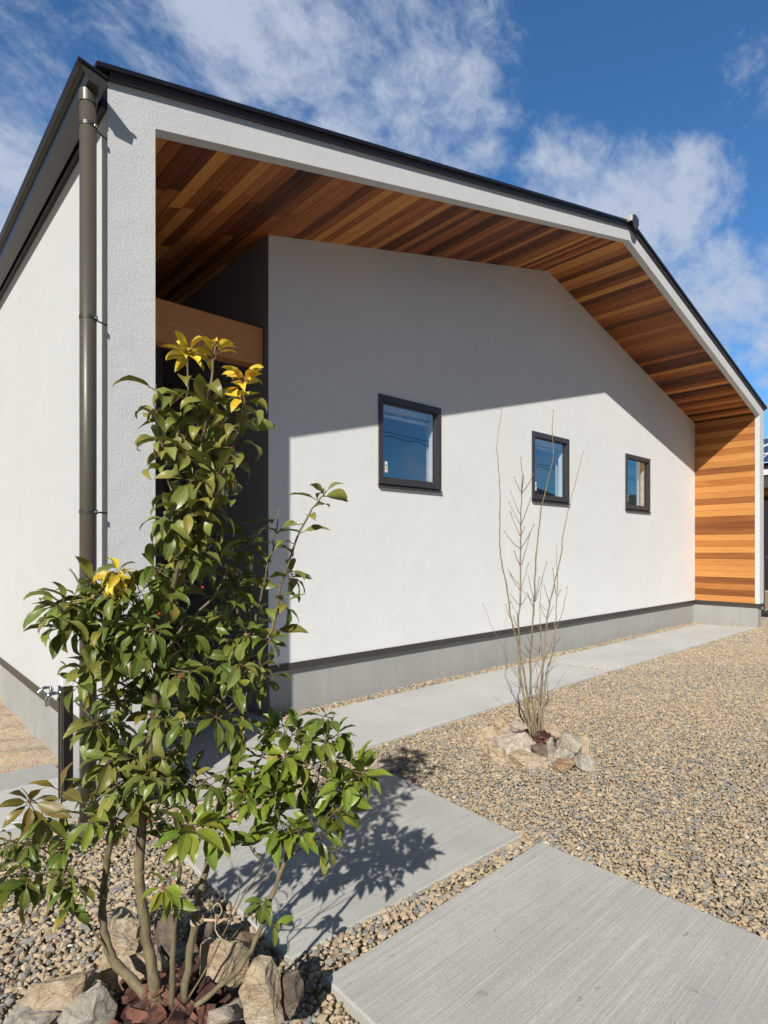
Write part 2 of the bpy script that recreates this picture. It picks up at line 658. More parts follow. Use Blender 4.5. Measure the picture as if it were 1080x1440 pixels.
M['bark'] = bark_mat('bark', (.085, .066, .036), (.225, .18, .10))
M['bark_pale'] = bark_mat('bark_pale', (.15, .11, .068), (.34, .265, .18))
M['bark_olive'] = bark_mat('bark_olive', (.13, .105, .048), (.28, .225, .115))
M['mulch'] = bark_mat('mulch', (.042, .017, .012), (.150, .064, .045))
mt_ = M['mulch'].node_tree
pr0 = mt_.nodes['Principled BSDF']
src = pr0.inputs['Base Color'].links[0].from_socket
tn = nd(mt_, 'ShaderNodeAttribute', attribute_name='tone').outputs['Fac']
mt_.links.new(mixc(mt_, 1.0, src, ramp(mt_, tn, [(0, (.35, .35, .38)), (.5, (1, 1, 1)), (1, (1.9, 1.75, 1.6))]), 'MULTIPLY'), pr0.inputs['Base Color'])
m, t, p = new_mat('berry')
t.links.new(mixc(t, noise(t, wpos(t), 60, 2), (.35, .006, .012), (.55, .015, .02)), p.inputs['Base Color'])
p.inputs['Roughness'].default_value = .25
M['berry'] = m
M['twine'] = bark_mat('twine', (.34, .23, .14), (.58, .45, .30))


# ------------------------------------------------------------------ measured house (metres)
D = 0.997                         # depth of the recessed wall behind the gable frame
P1, XW0, XW1 = 0.223, 1.460, 10.089
XA, S = 5.376, 0.251              # ridge line and slope of the soffit
XP, XP2 = 10.076, 10.291
ZWB, ZTB = 0.399, 0.345           # foot of the stucco, foot of the drip trim
YB = 8.0                          # back of the house
RV = 0.069                        # depth of the frame's reveal
WIN = [(2.588, 3.414), (5.010, 5.838), (7.407, 8.226)]
WT, WB = 2.698, 1.862


def zo(x):                        # underside of the gable frame
    return 4.683 - S * abs(x - XA)


def zc(x):                        # face of the soffit boards (recessed 14 mm)
    return zo(x) + 0.014


def zf(x):                        # top of the stucco, under the verge flashing
    return 4.825 - .2455 * abs(x - XA)


house = empty('house', (0, 0, 0))
tag(house, 'white stucco single-storey house with deep cedar-lined gable and three small square windows', 'house')

# front frame: pillar, two sloping bands and the far post
fr_ = MB()
y0, y1 = 0.0, RV
out_l = [(0, ZWB), (0, zf(0)), (P1, zf(P1)), (P1, ZWB)]
fr_.prism(out_l, 'y', y0, y1)
fr_.prism([(P1, zo(P1)), (P1, zf(P1)), (XA, zf(XA)), (XA, zo(XA))], 'y', y0, y1)
fr_.prism([(XA, zo(XA)), (XA, zf(XA)), (XP, zf(XP)), (XP, zo(XP))], 'y', y0, y1)
fr_.prism([(XP, ZWB), (XP, zf(XP)), (XP2, zf(XP2)), (XP2, ZWB)], 'y', y0, y1)
# drop inner duplicate faces
keepf = [i for i, f in enumerate(fr_.f)
         if not (max(abs(fr_.v[a][0] - fr_.v[f[0]][0]) for a in f) < 1e-6 and
                 any(abs(fr_.v[f[0]][0] - x) < 1e-6 for x in (P1, XA, XP)) and
                 min(fr_.v[a][2] for a in f) > (zo(fr_.v[f[0]][0]) - 1e-4))]
fr_.f = [fr_.f[i] for i in keepf]
fr_.tone = [fr_.tone[i] for i in keepf]
fr_.mat = [fr_.mat[i] for i in keepf]
# long pillar / post faces must not run behind the bands: they are single sided, fine
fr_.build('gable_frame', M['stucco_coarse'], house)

# side walls and back
w = MB()
w.box((0, RV, ZWB), (P1 - .004, YB, zf(0) - .005))
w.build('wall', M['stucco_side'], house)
w = MB()
w.box((XP + .03, RV, ZWB), (XP2, YB, zf(XP2) - .005))
w.build('wall', M['stucco_side'], house)
w = MB()
w.prism([(P1, ZWB), (P1, zf(P1) - .02), (XA, zf(XA) - .02), (XP, zf(XP) - .02), (XP, ZWB)], 'y', YB - .2, YB)
w.build('wall', M['stucco_side'], house)

# recessed front wall with window openings
w = MB()
YI = D + .19
xs = sorted([XW0, XA, XP + .02] + [x for ab in WIN for x in ab])
for a, b in zip(xs[:-1], xs[1:]):
    hole = any(abs(a - wa) < 1e-6 or (a > wa - 1e-6 and b < wb + 1e-6) for wa, wb in WIN)
    ta, tb = zc(a) + .05, zc(b) + .05
    for y in (D, YI):
        if hole:
            w.poly([(a, y, ZWB), (b, y, ZWB), (b, y, WB), (a, y, WB)])
            w.poly([(a, y, WT), (b, y, WT), (b, y, tb), (a, y, ta)])
        else:
            w.poly([(a, y, ZWB), (b, y, ZWB), (b, y, tb), (a, y, ta)])
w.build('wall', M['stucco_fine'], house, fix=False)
# porch: side face of the block and the wall at its end
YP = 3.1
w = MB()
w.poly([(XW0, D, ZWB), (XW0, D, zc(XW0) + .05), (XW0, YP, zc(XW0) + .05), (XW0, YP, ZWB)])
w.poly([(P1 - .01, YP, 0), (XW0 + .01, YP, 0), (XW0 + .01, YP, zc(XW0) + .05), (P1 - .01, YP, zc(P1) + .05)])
w.build('wall', M['stucco_shaded'], house, fix=False)
# entrance door at the end of the porch
dr = MB()
dr.box((.42, YP - .05, .02), (1.30, YP - .006, 2.15), .25)
do = dr.build('door', M['beam_wood'], house)
hd = MB()
hd.tube([(.5, YP - .10, .75), (.5, YP - .10, 1.35)], .012)
hd.tube([(.5, YP - .10, .8), (.5, YP - .045, .8)], .008)
hd.tube([(.5, YP - .10, 1.3), (.5, YP - .045, 1.3)], .008)
hd.build('handle', M['tap_black'], do)

# interior behind the windows
w = MB()
X0i, X1i, Y1i, Z0i, Z1i = XW0 + .15, XP - .1, 6.0, .45, 2.95
w.poly([(X0i, YI + .002, Z0i), (X1i, YI + .002, Z0i), (X1i, Y1i, Z0i), (X0i, Y1i, Z0i)], 0, 1)
w.poly([(X0i, YI + .002, Z1i), (X1i, YI + .002, Z1i), (X1i, Y1i, Z1i), (X0i, Y1i, Z1i)])
w.poly([(X0i, Y1i, Z0i), (X1i, Y1i, Z0i), (X1i, Y1i, Z1i), (X0i, Y1i, Z1i)])
w.poly([(X0i, YI, Z0i), (X0i, Y1i, Z0i), (X0i, Y1i, Z1i), (X0i, YI, Z1i)])
w.poly([(X1i, YI, Z0i), (X1i, Y1i, Z0i), (X1i, Y1i, Z1i), (X1i, YI, Z1i)])
for xx in (4.3, 6.7):
    w.box((xx, YI + .003, Z0i + .003), (xx + .12, Y1i - .01, Z1i - .003))
w.build('interior_room', [M['plaster_in'], M['beam_wood']], house, fix=False)

# windows
for k, (a, b) in enumerate(WIN):
    f = MB()
    ya, yb = D - .014, D + .055
    fw, fb, ft = .050, .085, .060
    f.box((a, ya, WB + .03), (a + fw, yb, WT))
    f.box((b - fw, ya, WB + .03), (b, yb, WT))
    f.box((a + fw, ya + .002, WB + .03), (b - fw, yb, WB + fb))
    f.box((a + fw, ya + .002, WT - ft), (b - fw, yb, WT))
    # thin inner bead round the pane
    bd = .010
    f.box((a + fw, ya + .016, WB + fb), (a + fw + bd, yb - .003, WT - ft))
    f.box((b - fw - bd, ya + .016, WB + fb), (b - fw, yb - .003, WT - ft))
    f.box((a + fw + bd, ya + .016, WB + fb), (b - fw - bd, yb - .003, WB + fb + bd))
    f.box((a + fw + bd, ya + .016, WT - ft - bd), (b - fw - bd, yb - .003, WT - ft))
    win = f.build('window', M['sash'], house, bevel=.0015)
    s_ = MB()
    s_.prism([(D - .028, WB - .004), (D - .028, WB + .010), (D + .03, WB + .020), (D + .03, WB - .004)], 'x', a - .002, b + .002)
    s_.build('sill', M['sash'], win)
    g_ = MB()
    g_.box((a + fw, D + .022, WB + fb), (b - fw, D + .030, WT - ft))
    g_.f = g_.f[2:3]
    g_.tone = g_.tone[2:3]
    g_.mat = g_.mat[2:3]
    g_.build('pane', M['glass'], win, fix=False)
    j = MB()
    yj = YI - .06
    j.box((a - .015, yb + .001, WB), (a + .028, yj, WT))
    j.box((b - .028, yb + .001, WB), (b + .015, yj, WT))
    j.box((a + .028, yb + .001, WB), (b - .028, yj, WB + .05))
    j.box((a + .028, yb + .001, WT - .035), (b - .028, yj, WT))
    j.build('reveal', M['white_paint'], win)
    if k < 2:
        bl = MB()
        bl.box((a + .035, D + .13, WT - .105), (b - .035, D + .18, WT - .045))
        bl.box((a + .035, D + .135, WT - .155), (b - .035, D + .165, WT - .132))
        bl.box((a + .40, D + .145, WT - .132), (a + .42, D + .155, WT - .105))
        bl.build('blind_rail', M['white_paint'], win)
    st = MB()
    sx, sz = a + fw + .030, WB + fb + .055
    yy = D + .0195
    st.box((sx, yy, sz), (sx + .052, yy + .002, sz + .100), 0, 0)
    st.box((sx + .004, yy - .0006, sz + .028), (sx + .048, yy - .0001, sz + .044), 0, 1)
    st.box((sx + .028, yy - .0006, sz + .054), (sx + .046, yy - .0001, sz + .078), 0, 2)
    st.box((sx + .006, yy - .0006, sz + .060), (sx + .020, yy - .0001, sz + .066), 0, 3)
    yl = metal_paint('sticker_yellow', (.62, .55, .12), .5) if k == 0 else bpy.data.materials['sticker_yellow']
    gn = metal_paint('sticker_green', (.10, .42, .24), .5) if k == 0 else bpy.data.materials['sticker_green']
    st.build('sticker', [M['white_plastic'], yl, gn, M['sash']], win)

# foundation and drip trim
pl = MB()
PI = .030
pl.box((XW0 + PI, D + PI, -.2), (XP + .05, D + .2, ZTB + .03))
pl.box((XW0 + PI, D + .2, -.2), (XW0 + .16, YP, ZTB + .03))
pl.box((PI, PI, -.2), (P1 - PI, YB, ZTB + .03))
pl.box((XP + PI * .7, PI, -.2), (XP2 - PI, D + PI - .001, ZTB + .03))
pl.box((XP2 - .2, D + .2, -.2), (XP2 - PI, YB, ZTB + .029))
pl.build('foundation', M['concrete_wall'], house)
tr_ = MB()
q = .010
tr_.box((XW0 - q, D - q, ZTB), (XP + .001, D + .05, ZWB))
tr_.box((XW0 - q, D + .05, ZTB), (XW0 + .05, YP, ZWB))
tr_.box((-q, -q, ZTB), (P1 + q, .05, ZWB))
tr_.box((-q, .05, ZTB), (.05, YB, ZWB))
tr_.box((P1 - .05, .05, ZTB), (P1 + q, YP, ZWB))
tr_.box((XP - q, -q, ZTB), (XP2 + q, .05, ZWB))
tr_.box((XP - q, .05, ZTB), (XP + .05, D - q, ZWB))
tr_.box((XP2 - .05, .05, ZTB), (XP2 + q, YB, ZWB))
tr_.build('drip_trim', M['bronze'], house)

# cedar soffit: boards run front to back
BW = .1045
so = MB()


def tone_():
    r = random.random()
    if r < .32:
        return random.uniform(.02, .25)
    if r < .62:
        return random.uniform(.30, .58)
    return random.uniform(.62, .98)


def soffit_tone():
    r = random.random()
    if r < .34:
        return random.uniform(.04, .24)
    if r < .74:
        return random.uniform(.32, .58)
    return random.uniform(.62, .98)


def soffit_side(xs_, xe_):
    L = abs(xe_ - xs_)
    BW = .093
    n = int(L / (BW * math.cos(math.atan(S)))) + 1
    st_ = (BW * math.cos(math.atan(S))) * (1 if xe_ > xs_ else -1)
    for i in range(n):
        a = xs_ + i * st_
        b = a + st_ - math.copysign(.0032, st_)
        if (xe_ - xs_) > 0:
            b = min(b, xe_)
        else:
            b = max(b, xe_)
        if abs(b - a) < .01:
            continue
        far = YP if max(a, b) < XW0 + .06 else (D + .02)
        ys = [RV + .001]
        if far > 2:
            ys += [RV + random.uniform(.35, .95)]
            ys += [min(ys[-1] + random.uniform(.5, 1.1), far - .2)]
        elif random.random() < .0:
            ys += [random.uniform(.3, .8)]
        ys += [far]
        for y_a, y_b in zip(ys[:-1], ys[1:]):
            T = .018
            dz = random.uniform(0, .0016)
            y_b -= .0012
            so.hexa([(a, y_a, zc(a) + dz), (b, y_a, zc(b) + dz), (b, y_b, zc(b) + dz), (a, y_b, zc(a) + dz),
                     (a, y_a, zc(a) + T), (b, y_a, zc(b) + T), (b, y_b, zc(b) + T), (a, y_b, zc(a) + T)], soffit_tone())


soffit_side(XA - .0011, P1 + .0)
soffit_side(XA + .0011, XP)
soff = so.build('soffit', M['cedar_soffit'], house)
bk = MB()
bk.poly([(P1, RV, zc(P1) + .020), (XA, RV, zc(XA) + .020), (XA, YP, zc(XA) + .020), (P1, YP, zc(P1) + .020)])
bk.poly([(XA, RV, zc(XA) + .020), (XP, RV, zc(XP) + .020), (XP, YP, zc(XP) + .020), (XA, YP, zc(XA) + .020)])
bk.build('backing', M['dark_fill'], soff, fix=False)

# cedar cladding on the inner face of the far post
BOARDS = [.86, .22, .58, .24, .90, .84, .74, .34, .92, .62, .88, .28, .18, .30, .86, .93, .36, .74, .90, .56, .82, .26, .72, .92, .52, .84, .46, .76, .32, .62, .28, .5]
cl = MB()
z = ZWB + .002
while z < zo(XP) + .02:
    za, zb_ = z, min(z + BW - .0025, zo(XP) + .03)
    dx = random.uniform(0, .0012)
    cl.box((XP + .004 + dx, RV + .001, za), (XP + .026, D - .001, zb_), BOARDS[min(len(BOARDS) - 1, int((z - ZWB) / BW))])
    z += BW
clo = cl.build('cedar_cladding', M['cedar'], house)
bk = MB()
bk.poly([(XP + .0265, RV, ZWB), (XP + .0265, D, ZWB), (XP + .0265, D, zo(XP) + .03), (XP + .0265, RV, zo(XP) + .03)])
bk.build('backing', M['dark_fill'], clo, fix=False)

# porch beam
bm_ = MB()
YBm = 1.06
zt_b, zb_b = 3.010, 2.720
bm_.box((P1 - .003, YBm, zb_b), (XW0 - .012, YBm + .12, zt_b), .62)
BEAM = bm_.build('beam', M['beam_wood'], house, bevel=.003)

# roof, verge flashing, ridge cap
rf = MB()
XL, XR = -.060, 10.345


def zr(x, h):
    return zf(x) + h


for xa_, xb_ in ((XL, XA), (XA, XR)):
    rf.prism([(xa_, zr(xa_, .030)), (xb_, zr(xb_, .030)), (xb_, zr(xb_, .052)), (xa_, zr(xa_, .052))], 'y', -.042, YB + .3)
roof = rf.build('roof', M['roof_black'], house)
fa = MB()
for xa_, xb_ in ((.004, XA), (XA, XP2 + .018)):
    fa.prism([(xa_, zr(xa_, -.002)), (xb_, zr(xb_, -.002)), (xb_, zr(xb_, .0297)), (xa_, zr(xa_, .0297))], 'y', -.022, -.0005)
    fa.prism([(xa_, zr(xa_, .022)), (xb_, zr(xb_, .022)), (xb_, zr(xb_, .029)), (xa_, zr(xa_, .029))], 'y', -.027, -.0222)
fa.build('fascia', M['fascia'], roof)
for pr_ in ([(XP2 + .002, zr(XP2, -.03)), (XR - .005, zr(XR, -.0)), (XR - .005, zr(XR, .0297)), (XP2 + .002, zr(XP2, .0297))],
            [(-.029, 3.37), (-.002, 3.37), (-.002, zr(0, .0297)), (-.029, zr(-.029, .0297))]):
    under = MB()
    under.prism(pr_, 'y', .0005, YB + .2)
    under.build('fascia', M['roof_black'], roof)
rc = MB()
zA = zr(XA, .052)
rc.prism([(XA - .080, zA - .030), (XA - .076, zA + .036), (XA, zA + .058), (XA + .076, zA + .036), (XA + .080, zA - .030), (XA, zA + .003)], 'y', -.070, YB + .3, 0, 1)
rc.prism([(XA - .078, zA - .028), (XA - .074, zA + .034), (XA, zA + .055), (XA + .074, zA + .034), (XA + .078, zA - .028), (XA + .04, zA - .10), (XA - .04, zA - .10)], 'y', -.076, -.0705)
rc.build('ridge_cap', [M['fascia'], M['cap_glint']], roof, bevel=.004)

# box gutter along the left eave
gu = MB()
G = [(-.146, 3.450), (-.138, 3.450), (-.124, 3.436), (-.118, 3.410), (-.111, 3.390), (-.040, 3.386), (-.031, 3.430),
     (-.037, 3.430), (-.044, 3.393), (-.107, 3.397), (-.113, 3.414), (-.119, 3.442), (-.132, 3.458), (-.146, 3.458)]
gu.prism(G, 'y', -.098, YB + .2)
gut = gu.build('gutter', M['gutter'], house)
ec = MB()
ec.prism([(-.150, 3.456), (-.125, 3.420), (-.113, 3.386), (-.038, 3.380), (-.027, 3.434), (-.060, 3.440), (-.135, 3.458), (-.150, 3.458)], 'y', -.104, -.0985)
ec.build('end_cap', M['gutter'], gut)
lip = MB()
lip.prism([(-.155, 3.446), (-.1465, 3.446), (-.1465, 3.462), (-.155, 3.464)], 'y', -.108, YB + .2)
lip.prism([(-.152, 3.452), (-.028, 3.426), (-.028, 3.440), (-.152, 3.464)], 'y', -.112, -.1045)
lip.build('lip', M['roof_black'], gut)
# downpipe
PX, PY, PR = -.090, -.018, .0355
dp_ = MB()
dp_.tube([(PX, PY, .05), (PX, PY, 3.392)], PR, 28)
pipe = dp_.build('downpipe', M['pipe'], house, smooth=False)
for pp in pipe.data.polygons:
    pp.use_smooth = len(pp.vertices) == 4
so2 = MB()
so2.tube([(PX, PY, 3.335), (PX, PY, 3.388)], PR + .0035, 28)
so2.build('collar', M['pipe'], pipe)
for z in (3.235, 2.357, 1.470, .62):
    c_ = MB()
    c_.tube([(PX, PY, z - .008), (PX, PY, z + .008)], PR + .0018, 28, 0, 0)
    c_.box((PX + .026, PY - .028, z - .010), (PX + .034, PY - .016, z + .010), 0, 0)
    c_.tube([(PX + .020, PY - .034, z), (PX + .035, PY - .018, z)], .0045, 8, 0, 1)
    c_.tube([(PX + PR - .004, PY, z), (.004, PY + .032, z)], .004, 6, 0, 0)
    c_.build('pipe_clip', [M['bronze'], M['chrome']], pipe)
sh = MB()
sh.tube([(PX, PY, -.02), (PX, PY, .035), (PX, PY, .050), (PX, PY, .062)], [PR + .017, PR + .016, PR + .010, PR + .004], 28)
sh.build('base_shoe', M['pipe'], pipe)

# ------------------------------------------------------------------ ground, slabs
gnd = MB()
gnd.poly([(-400, -400, -.020), (400, -400, -.020), (400, 400, -.020), (-400, 400, -.020)])
tag(gnd.build('ground', M['ground'], fix=False), 'beige stony ground around the house', kind='structure')


rd = MB()
rd.poly([(-400, -60, -.012), (400, -60, -.012), (400, -5.4, -.012), (-400, -5.4, -.012)])  # unseen dark plane, added to lessen light bounced onto the shaded wall
M['asphalt'] = soil_mat('asphalt', (.035, .035, .036), (.050, .050, .050), (.075, .073, .070), 60, .004)
tag(rd.build('added_road', M['asphalt'], fix=False), 'added dark asphalt plane behind the viewpoint that cuts bounced light', kind='structure')


def slab(name, pts, z0, z1, mat, label):
    s_ = MB()
    s_.prism(pts, 'z', z0, z1)
    o = s_.build(name, mat, bevel=.006)
    tag(o, label, kind='structure')
    return o


SL = {
    'paving_slab': ([(.150, -4.6), (1.350, -4.6), (1.352, -1.470), (.168, -1.488)], M['concrete_broom']),
}
slab('paving_slab', [(.150, -5.2), (1.350, -5.2), (1.352, -1.470), (.168, -1.488)], -.08, .017, M['concrete_broom'], 'broom-finished concrete slab nearest the camera')
slab('paving_slab', [(.132, -1.352), (1.338, -1.385), (1.400, -.392), (.140, -.392)], -.08, .016, M['concrete_broom'], 'broom-finished concrete slab under the leafy shadow')
slab('walkway', [(.30, -.020), (1.46, -.028), (4.970, .028), (4.948, .835), (1.40, .835), (1.40, 3.05), (.30, 3.05)], -.08, .018, M['concrete_walk'], 'pale concrete walkway leading into the porch')
slab('walkway', [(5.028, .030), (9.96, .035), (9.74, .842), (5.000, .836)], -.08, .018, M['concrete_walk'], 'far length of pale concrete walkway along the wall')
slab('apron', [(-3.2, .150), (-.012, .158), (-.012, .66), (-3.2, .60)], -.08, .050, M['concrete_walk'], 'pale concrete apron by the garden tap')
slab('kerb', [(-3.2, .603), (-.010, .664), (-.010, .985), (-3.2, 1.07)], -.08, .026, M['concrete_wall'], 'grey concrete strip between apron and dirt')
# dirt bed beside the left wall
di = MB()
nx, ny = 60, 90
X = np.linspace(-4.5, .04, nx)
Y = np.linspace(.975, 7.5, ny)
for i in range(nx - 1):
    for j in range(ny - 1):
        def hz(x, y):
            e = max(0.0, min(1.0, (y - 1.03) / .25))
            return -.005 + e * (.022 * math.sin(x * 5.3 + 1.3 * math.sin(y * 3)) * math.sin(y * 4.1 + x) + .018 + .012 * math.sin(y * 17 + x * 11))
        x0, x1, y0, y1 = X[i], X[i + 1], Y[j], Y[j + 1]
        di.v += [(x0, y0, hz(x0, y0)), (x1, y0, hz(x1, y0)), (x1, y1, hz(x1, y1)), (x0, y1, hz(x0, y1))]
        b_ = len(di.v) - 4
        di.f.append((b_, b_ + 1, b_ + 2, b_ + 3))
        di.tone.append(0)
        di.mat.append(0)
tag(di.build('dirt', M['dirt'], smooth=True, fix=False), 'orange-tan sandy dirt strip beside the left wall', kind='structure')

# ------------------------------------------------------------------ gravel (uncountable: instanced crushed stone)


def inside(px, py, poly):
    c = np.zeros(len(px), bool)
    n = len(poly)
    for i in range(n):
        x1, y1 = poly[i]
        x2, y2 = poly[(i + 1) % n]
        cond = ((y1 > py) != (y2 > py)) & (px < (x2 - x1) * (py - y1) / (y2 - y1 + 1e-12) + x1)
        c ^= cond
    return c


BLOCK = [
    [(.150, -5.2), (1.350, -5.2), (1.352, -1.470), (.168, -1.488)],
    [(.132, -1.352), (1.338, -1.385), (1.400, -.392), (.140, -.392)],
    [(.30, -.020), (1.46, -.028), (4.970, .028), (4.948, .835), (1.40, .835), (1.40, 3.05), (.30, 3.05)],
    [(5.028, .030), (9.96, .035), (9.74, .842), (5.000, .836)],
    [(-4, .150), (-.012, .158), (-.012, 1.0), (-4, 1.0)],
    [(.03, .03), (.20, .03), (.20, 3), (.03, 3)],
]


def scatter(x0, x1, y0, y1, cell):
    nx_, ny_ = int((x1 - x0) / cell), int((y1 - y0) / cell)
    gx, gy = np.meshgrid(np.arange(nx_), np.arange(ny_))
    px = x0 + (gx.ravel() + rng.uniform(-.05, 1.05, gx.size)) * cell
    py = y0 + (gy.ravel() + rng.uniform(-.05, 1.05, gx.size)) * cell
    ok = np.ones(len(px), bool)
    for b in BLOCK:
        cx = sum(q[0] for q in b) / len(b)
        cy = sum(q[1] for q in b) / len(b)
        ok &= ~inside(px, py, b)
    return px[ok], py[ok]


pts = []
for (x0, x1, y0, y1, cell, sc0) in [
    (-1.6, .165, -2.6, .16, .0158, 1.0),       # foreground bed
    (.12, 1.46, -1.50, -1.33, .0150, 1.0),     # joint between the slabs
    (.12, 1.5, -.42, 0.02, .017, 1.0),
    (1.34, 4.6, -3.4, .10, .0124, .95),
    (4.6, 8.0, -2.4, .10, .0138, 1.0),
    (8.0, 13.5, -1.9, .45, .0175, 1.05),
    (1.36, 10.05, .80, 1.03, .017, .9),        # strip at the foot of the wall
    (1.2, 1.5, .8, 3.0, .018, 1.0),
    (.2, .34, .0, 3.0, .018, 1.0),
    (-1.6, .16, -4.6, -2.6, .021, 1.1),
    (4.93, 5.05, .02, .86, .012, 1.7),
    (1.34, 4.6, -5.35, -3.4, .022, 1.0),
    (4.6, 8.0, -5.35, -2.4, .024, 1.0),
    (8.0, 13.5, -5.35, -1.9, .026, 1.0),
    (-4.0, -1.6, -5.35, .14, .026, 1.1),
    (-1.6, .14, -5.35, -4.6, .024, 1.1),
    (10.3, 13.5, .4, 1.6, .03, 1.3),
]:
    px, py = scatter(x0, x1, y0, y1, cell)
    s = np.clip(rng.lognormal(0, .33, len(px)), .5, 2.0) * cell * .76 * sc0
    z = rng.uniform(-.006, .003, len(px)) - .001 + (.012 if cell < .0155 and (x1 - x0) < 1.5 else 0)
    pts.append(np.stack([px, py, z, s], 1))
pts = np.concatenate(pts)
# gentle mounding
pts[:, 2] += .006 * np.sin(pts[:, 0] * 3.1 + 1) * np.sin(pts[:, 1] * 4.3)
r_ = rng.uniform(0, 1, len(pts))
near_tree = np.exp(-((pts[:, 0] + .3) ** 2 + (pts[:, 1] + 1.0) ** 2) / .8)
grey = .37 + .08 * near_tree + .10 * np.sin(pts[:, 0] * 1.7 + 2 * pts[:, 1])
tone = np.where(r_ < grey, rng.uniform(0, .33, len(pts)), rng.uniform(.32, .86, len(pts)))
tone = np.where(rng.uniform(0, 1, len(pts)) < .035, rng.uniform(.88, 1.0, len(pts)), tone)
me = bpy.data.meshes.new('gravel')
me.from_pydata([tuple(q) for q in pts[:, :3]], [], [])
a_ = me.attributes.new('scl', 'FLOAT', 'POINT')
a_.data.foreach_set('value', pts[:, 3].astype(np.float32))
a_ = me.attributes.new('tone', 'FLOAT', 'POINT')
a_.data.foreach_set('value', tone.astype(np.float32))
a_ = me.attributes.new('rot', 'FLOAT_VECTOR', 'POINT')
rot = np.stack([rng.uniform(-.3, .3, len(pts)), rng.uniform(-.3, .3, len(pts)), rng.uniform(0, 6.28, len(pts))], 1)
a_.data.foreach_set('vector', rot.astype(np.float32).ravel())
a_ = me.attributes.new('pick', 'INT', 'POINT')
a_.data.foreach_set('value', rng.integers(0, 7, len(pts)).astype(np.int32))
me.materials.append(M['gravel'])
gravel = bpy.data.objects.new('gravel', me)
COL.objects.link(gravel)
tag(gravel, 'tan and grey crushed stone gravel covering the yard', kind='stuff')
ng = bpy.data.node_groups.new('crushed_stone', 'GeometryNodeTree')
ng.interface.new_socket('Geometry', in_out='INPUT', socket_type='NodeSocketGeometry')
ng.interface.new_socket('Geometry', in_out='OUTPUT', socket_type='NodeSocketGeometry')
gi, go = ng.nodes.new('NodeGroupInput'), ng.nodes.new('NodeGroupOutput')
tog = ng.nodes.new('GeometryNodeGeometryToInstance')
L = ng.links.new
for k in range(7):
    ico = ng.nodes.new('GeometryNodeMeshIcoSphere')
    ico.inputs['Subdivisions'].default_value = 1
    rv_ = ng.nodes.new('FunctionNodeRandomValue')
    rv_.data_type = 'FLOAT_VECTOR'
    rv_.inputs[0].default_value = (-.50, -.50, -.50)
    rv_.inputs[1].default_value = (.50, .50, .50)
    rv_.inputs['Seed'].default_value = 11 + k
    sp = ng.nodes.new('GeometryNodeSetPosition')
    L(ico.outputs['Mesh'], sp.inputs['Geometry'])
    L(rv_.outputs[0], sp.inputs['Offset'])
    ch = ng.nodes.new('GeometryNodeConvexHull')
    L(sp.outputs[0], ch.inputs[0])
    tf = ng.nodes.new('GeometryNodeTransform')
    L(ch.outputs[0], tf.inputs['Geometry'])
    tf.inputs['Scale'].default_value = (.62 + .09 * (k % 4), .52 + .06 * (k % 3), .40 + .05 * (k % 2))
    sm = ng.nodes.new('GeometryNodeSetMaterial')
    L(tf.outputs[0], sm.inputs['Geometry'])
    sm.inputs['Material'].default_value = M['gravel']
    L(sm.outputs[0], tog.inputs[0])


def named(n, typ):
    x = ng.nodes.new('GeometryNodeInputNamedAttribute')
    x.data_type = typ
    x.inputs['Name'].default_value = n
    return x.outputs['Attribute']


iop = ng.nodes.new('GeometryNodeInstanceOnPoints')
mtp = ng.nodes.new('GeometryNodeMeshToPoints')
L(gi.outputs[0], mtp.inputs[0])
L(mtp.outputs[0], iop.inputs['Points'])
L(tog.outputs[0], iop.inputs['Instance'])
iop.inputs['Pick Instance'].default_value = True
L(named('pick', 'INT'), iop.inputs['Instance Index'])
e2r = ng.nodes.new('FunctionNodeEulerToRotation')
L(named('rot', 'FLOAT_VECTOR'), e2r.inputs[0])
L(e2r.outputs[0], iop.inputs['Rotation'])
L(named('scl', 'FLOAT'), iop.inputs['Scale'])
L(iop.outputs[0], go.inputs[0])
gm = gravel.modifiers.new('crushed_stone', 'NODES')
gm.node_group = ng

# ------------------------------------------------------------------ rocks


